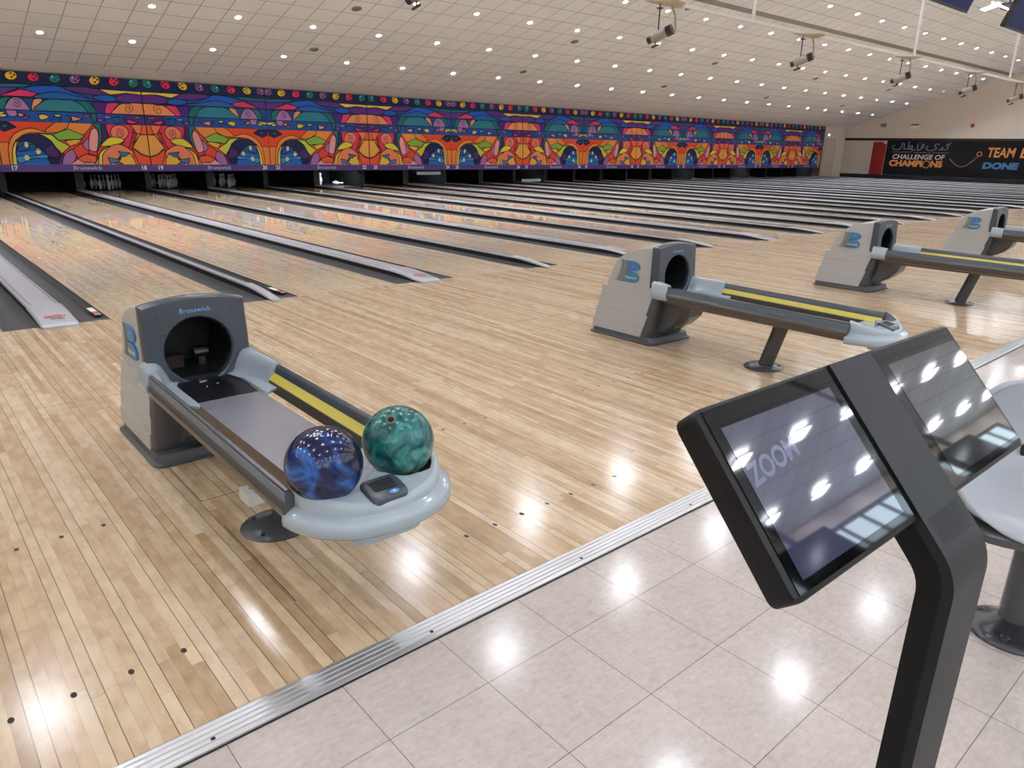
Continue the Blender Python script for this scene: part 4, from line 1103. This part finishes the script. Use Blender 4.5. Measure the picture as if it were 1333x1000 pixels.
# engraved number on the blue ball
d = Vector((-.12, -.30, .94)).normalized(); ex = Vector((.8, -.5, 0)); ex = (ex - d*ex.dot(d)).normalized(); ey = d.cross(ex)
text_mesh('engraving', 'SPL 11', .02, paint_w, bb1, frame(d*(RB - .0006), ex, ey), 0, ext=.0012)

# ------------------------------------------------------------------ small floor outlet under the near return
t = thing('floor_outlet', 'small white socket box on the floor under the nearest ball return', 'socket box', (.03, -3.63, 0))
q = MB(); q.box(-.05, .05, -.05, .05, 0, .05); q.build('socket_case', white_m, t, bevel=.004)
q = MB()
for x, y in ((-.02, .01), (.0, .01), (-.01, -.015)): q.box(x-.003, x+.003, y-.005, y+.005, .05, .0508)
q.box(.03, .05, -.056, -.05, .015, .03); q.build('socket_holes', line_m, t)

# ------------------------------------------------------------------ kiosk
kc = Vector((-.042, -5.899, 1.030)); ph, tl = -.015, .729
ku = Vector((math.cos(ph), math.sin(ph), 0)); kbk = Vector((-math.sin(ph), math.cos(ph), 0)); kv = Vector((0,0,1))*math.cos(tl) + kbk*math.sin(tl); kn = ku.cross(kv)
kio = thing('scoring_kiosk', 'black twin screen scoring kiosk on an angled pole in the foreground', 'kiosk', (kc.x, -6.01, -.002))
kio_o = Vector((kc.x, -6.01, -.002))
def K(a, b_, d): return kc + ku*a + kv*b_ + kn*d - kio_o
case_m = pm('kiosk_case', '#0A0A0C', .42, spec=.35); strap_m = pm('kiosk_strap', '#16181C', .5, spec=.35); pole_m = pm('kiosk_pole', '#060607', .6, spec=.3)
glass_b = pm('kiosk_glass_bezel', '#050506', .04, spec=.35)
glass_s = pm('kiosk_screen', '#14161A', .03, emit='#7C8490', es=.06)  # faint emission put in to lift the reflected ceiling
glass_l = pm('kiosk_screen_glow', '#14161C', .03, emit='#7478A8', es=.16)  # same added glow, stronger and bluer; the display itself is off
for _m in (glass_s, glass_l): _m.node_tree.nodes['Principled BSDF'].inputs['IOR'].default_value = 1.95
rr = rounded_rect(.3, .0965, .012, 4)
q = MB(); q.loft([[K(a*1.0, b_*1.0, d) if s_ == 1 else K(a*s_, b_*s_, d) for a, b_ in rr] for s_, d in ((.96, -.034), (1.015, -.029), (1.018, -.006), (1.012, -.0015), (1.0, 0))])
q.build('screen_housing', case_m, kio, 45)
for nm, a0, a1, s0, s1, mt in (('left_glass', -.296, -.056, -.282, -.072, glass_l), ('right_glass', .056, .296, .077, .290, glass_s)):
    q = MB(); q.loft([[K(a, b_, d) for a, b_ in ((a0, -.092), (a1, -.092), (a1, .0935), (a0, .0935))] for d in (-.002, .0012)])
    gl = q.build('touch_screen', glass_b, kio)
    q = MB(); q.loft([[K(a, b_, d) for a, b_ in ((s0, -.082), (s1, -.082), (s1, .0725), (s0, .0725))] for d in (.0012, .0016)])
    dis = q.build('display', mt, gl)
    if a0 < 0:
        text_mesh('display_lettering', 'ZOOM', .030, pm('display_text', '#505A70', .05, emit='#A09AB8', es=.22), gl, frame(K(-.232, .024, .0018), ku*.97 + kv*.12, kv), .001, ext=0)
# strap and pole: one bent section
def bent(path, halfw, th, mat, name, bevel=.004):
    q = MB(); rings = []
    for (a, b_, d) in [(0,0,0)]: pass
    for i, (p, nrm) in enumerate(path):
        rings.append([p - ku*halfw, p + ku*halfw, p + ku*halfw - nrm*th, p - ku*halfw - nrm*th])
    q.loft(rings); return q.build(name, mat, kio, 30, )
def path(off, top):
    pts = []
    pts.append((K(0, top, off), kn))
    pts.append((K(0, -.138, off), kn))
    c0 = K(0, -.138, off); n0 = kn; r = .078
    # bend from panel direction to straight down
    ang_tot = tl; cc = c0 - n0*r
    steps = 10
    for k in range(1, steps+1):
        a = ang_tot*k/steps
        # rotate normal from kn towards horizontal -y
        nn = (kn*math.cos(a) - kv*math.sin(a)); pts.append((cc + nn*r, nn))
    p, nn = pts[-1]
    pts.append((Vector((p.x, p.y, .02)), nn))
    return pts
bent(path(.004, .0965), .0505, .012, strap_m, 'front_strap')
bent(path(-.010, -.07), .047, .028, pole_m, 'pole')
pfoot = path(-.010, -.07)[-1][0]
q = MB(); q.loft([[(x, pfoot.y + .03 + y, z) for x, y in rounded_rect(.2*s_, .16*s_, .03)] for s_, z in ((1, 0), (1, .008), (.97, .012))]); q.build('base_plate', case_m, kio, 40)
q = MB()
for i in range(7):
    for j in range(14):
        a = -.036 + j*.0055; b_ = -.1035 - i*.0048
        c_ = [K(a + sx*.0018, b_ + sy*.0014, .0044) for sx, sy in ((-1,-1), (1,-1), (1,1), (-1,1))]
        q.add(c_, [(0,1,2,3)])
q.build('speaker_grille', line_m, kio)
q = MB(); q.add([K(-.006 + .003*math.cos(2*PI*k/12), .075 + .003*math.sin(2*PI*k/12), .0045) for k in range(12)], [tuple(range(12))]); q.build('camera_hole', line_m, kio)

# ------------------------------------------------------------------ seat at the right edge
seat = thing('swivel_seat', 'pale grey moulded seat on a dark post at the right edge', 'seat', (1.42, -5.82, -.002), math.radians(-68))
# local frame: seat faces -y (front), backrest at +y
seat_m = pm('seat_shell', '#A4A8AE', .3, spec=.5)
q = MB(); rings = []
secs = [(-.265, .17, .405, .0), (-.25, .195, .425, .0), (-.20, .215, .440, .0), (-.08, .225, .432, .0), (.06, .222, .426, .0), (.15, .215, .440, .0), (.205, .21, .48, .0), (.235, .208, .54, .0), (.25, .205, .61, .0), (.262, .19, .67, 0), (.268, .15, .705, 0)]
n = 15; top = []; bot = []
for i, (y, hw_, z, _) in enumerate(secs):
    rt, rb = [], []
    for k in range(n):
        s_ = -1 + 2*k/(n-1)
        up = .030*abs(s_)**3
        isb = i >= 6
        yy = y - (.05*abs(s_)**2.5 if isb else 0) + (.04*abs(s_)**2.5 if i < 3 else 0)
        zz_ = z + (up if not isb else 0)
        if i >= 8: zz_ -= .05*abs(s_)**3
        rt.append((s_*hw_, yy, zz_))
    top.append(rt)
V = [p for r_ in top for p in r_]
F = [(i*n+k, i*n+k+1, (i+1)*n+k+1, (i+1)*n+k) for i in range(len(secs)-1) for k in range(n-1)]
q.add(V, F)
o = q.build('seat_shell', seat_m, seat, 80)
sm = o.modifiers.new('sub', 'SUBSURF'); sm.levels = sm.render_levels = 2
so = o.modifiers.new('sol', 'SOLIDIFY'); so.thickness = .016; so.offset = -1
q = MB()
q.loft([[(x, y - .02, z) for x, y in rounded_rect(.212*s_, .235*s_, .09)] for s_, z in ((.9, .375), (1.0, .385), (1.0, .405), (.95, .412))]); q.build('seat_frame', slate2, seat, 40)
q = MB(); q.tube([(0, 0, .04), (0, 0, .38)], [.042, .042], 24); q.build('post', slate2, seat, 40)
q = MB(); q.lathe([(.115, 0), (.118, .006), (.112, .016), (.09, .028), (.06, .04), (.046, .052)], 36); fl = q.build('floor_flange', pm('flange_metal', '#4A4A4E', .25, .6), seat, 50)
q = MB()
for a in (.5, 2.6, 4.4): q.lathe([(.013, .015), (.013, .03), (.007, .033)], 10, Matrix.Translation((.09*math.cos(a), .09*math.sin(a), 0)))
q.build('flange_bolts', alu_d, fl)
q = MB(); q.loft([[(x*.05, .212 - z*0 + yv, .50 + y*.022) for x, y in rounded_rect(1, 1, .5)] for yv in (-.012, .0)]); q.build('grip_hole', blackin, seat)

# ------------------------------------------------------------------ camera, world, colour management
f_, yaw, pit, rol = 939.0758, .7191, .3177, .0208
cyw, syw, cp, sp_ = math.cos(yaw), math.sin(yaw), math.cos(pit), math.sin(pit)
fw = Vector((syw*cp, cyw*cp, -sp_)); rt = Vector((cyw, -syw, 0)); up = rt.cross(fw)
r2 = rt*math.cos(rol) + up*math.sin(rol); u2 = -rt*math.sin(rol) + up*math.cos(rol)
cd = bpy.data.cameras.new('camera'); cam = bpy.data.objects.new('camera', cd); C.objects.link(cam)
M = Matrix((r2, u2, -fw)).transposed().to_4x4(); M.translation = (-.9001, -6.201, 1.3381); cam.matrix_world = M
cd.sensor_fit = 'HORIZONTAL'; cd.sensor_width = 36; cd.lens = 36*f_/1333; cd.clip_start = .05; cd.clip_end = 200
S.camera = cam
w_ = bpy.data.worlds.new('world'); S.world = w_; w_.use_nodes = True
w_.node_tree.nodes['Background'].inputs[0].default_value = (.8, .88, 1, 1); w_.node_tree.nodes['Background'].inputs[1].default_value = .5
S.view_settings.view_transform = 'Standard'; S.view_settings.look = 'None'; S.view_settings.gamma = 1; S.view_settings.use_curve_mapping = False
S.view_settings.exposure = 0.42
cy_ = S.cycles
cy_.max_bounces = 8; cy_.diffuse_bounces = 4; cy_.glossy_bounces = 4; cy_.sample_clamp_indirect = 6; cy_.caustics_reflective = False; cy_.caustics_refractive = False
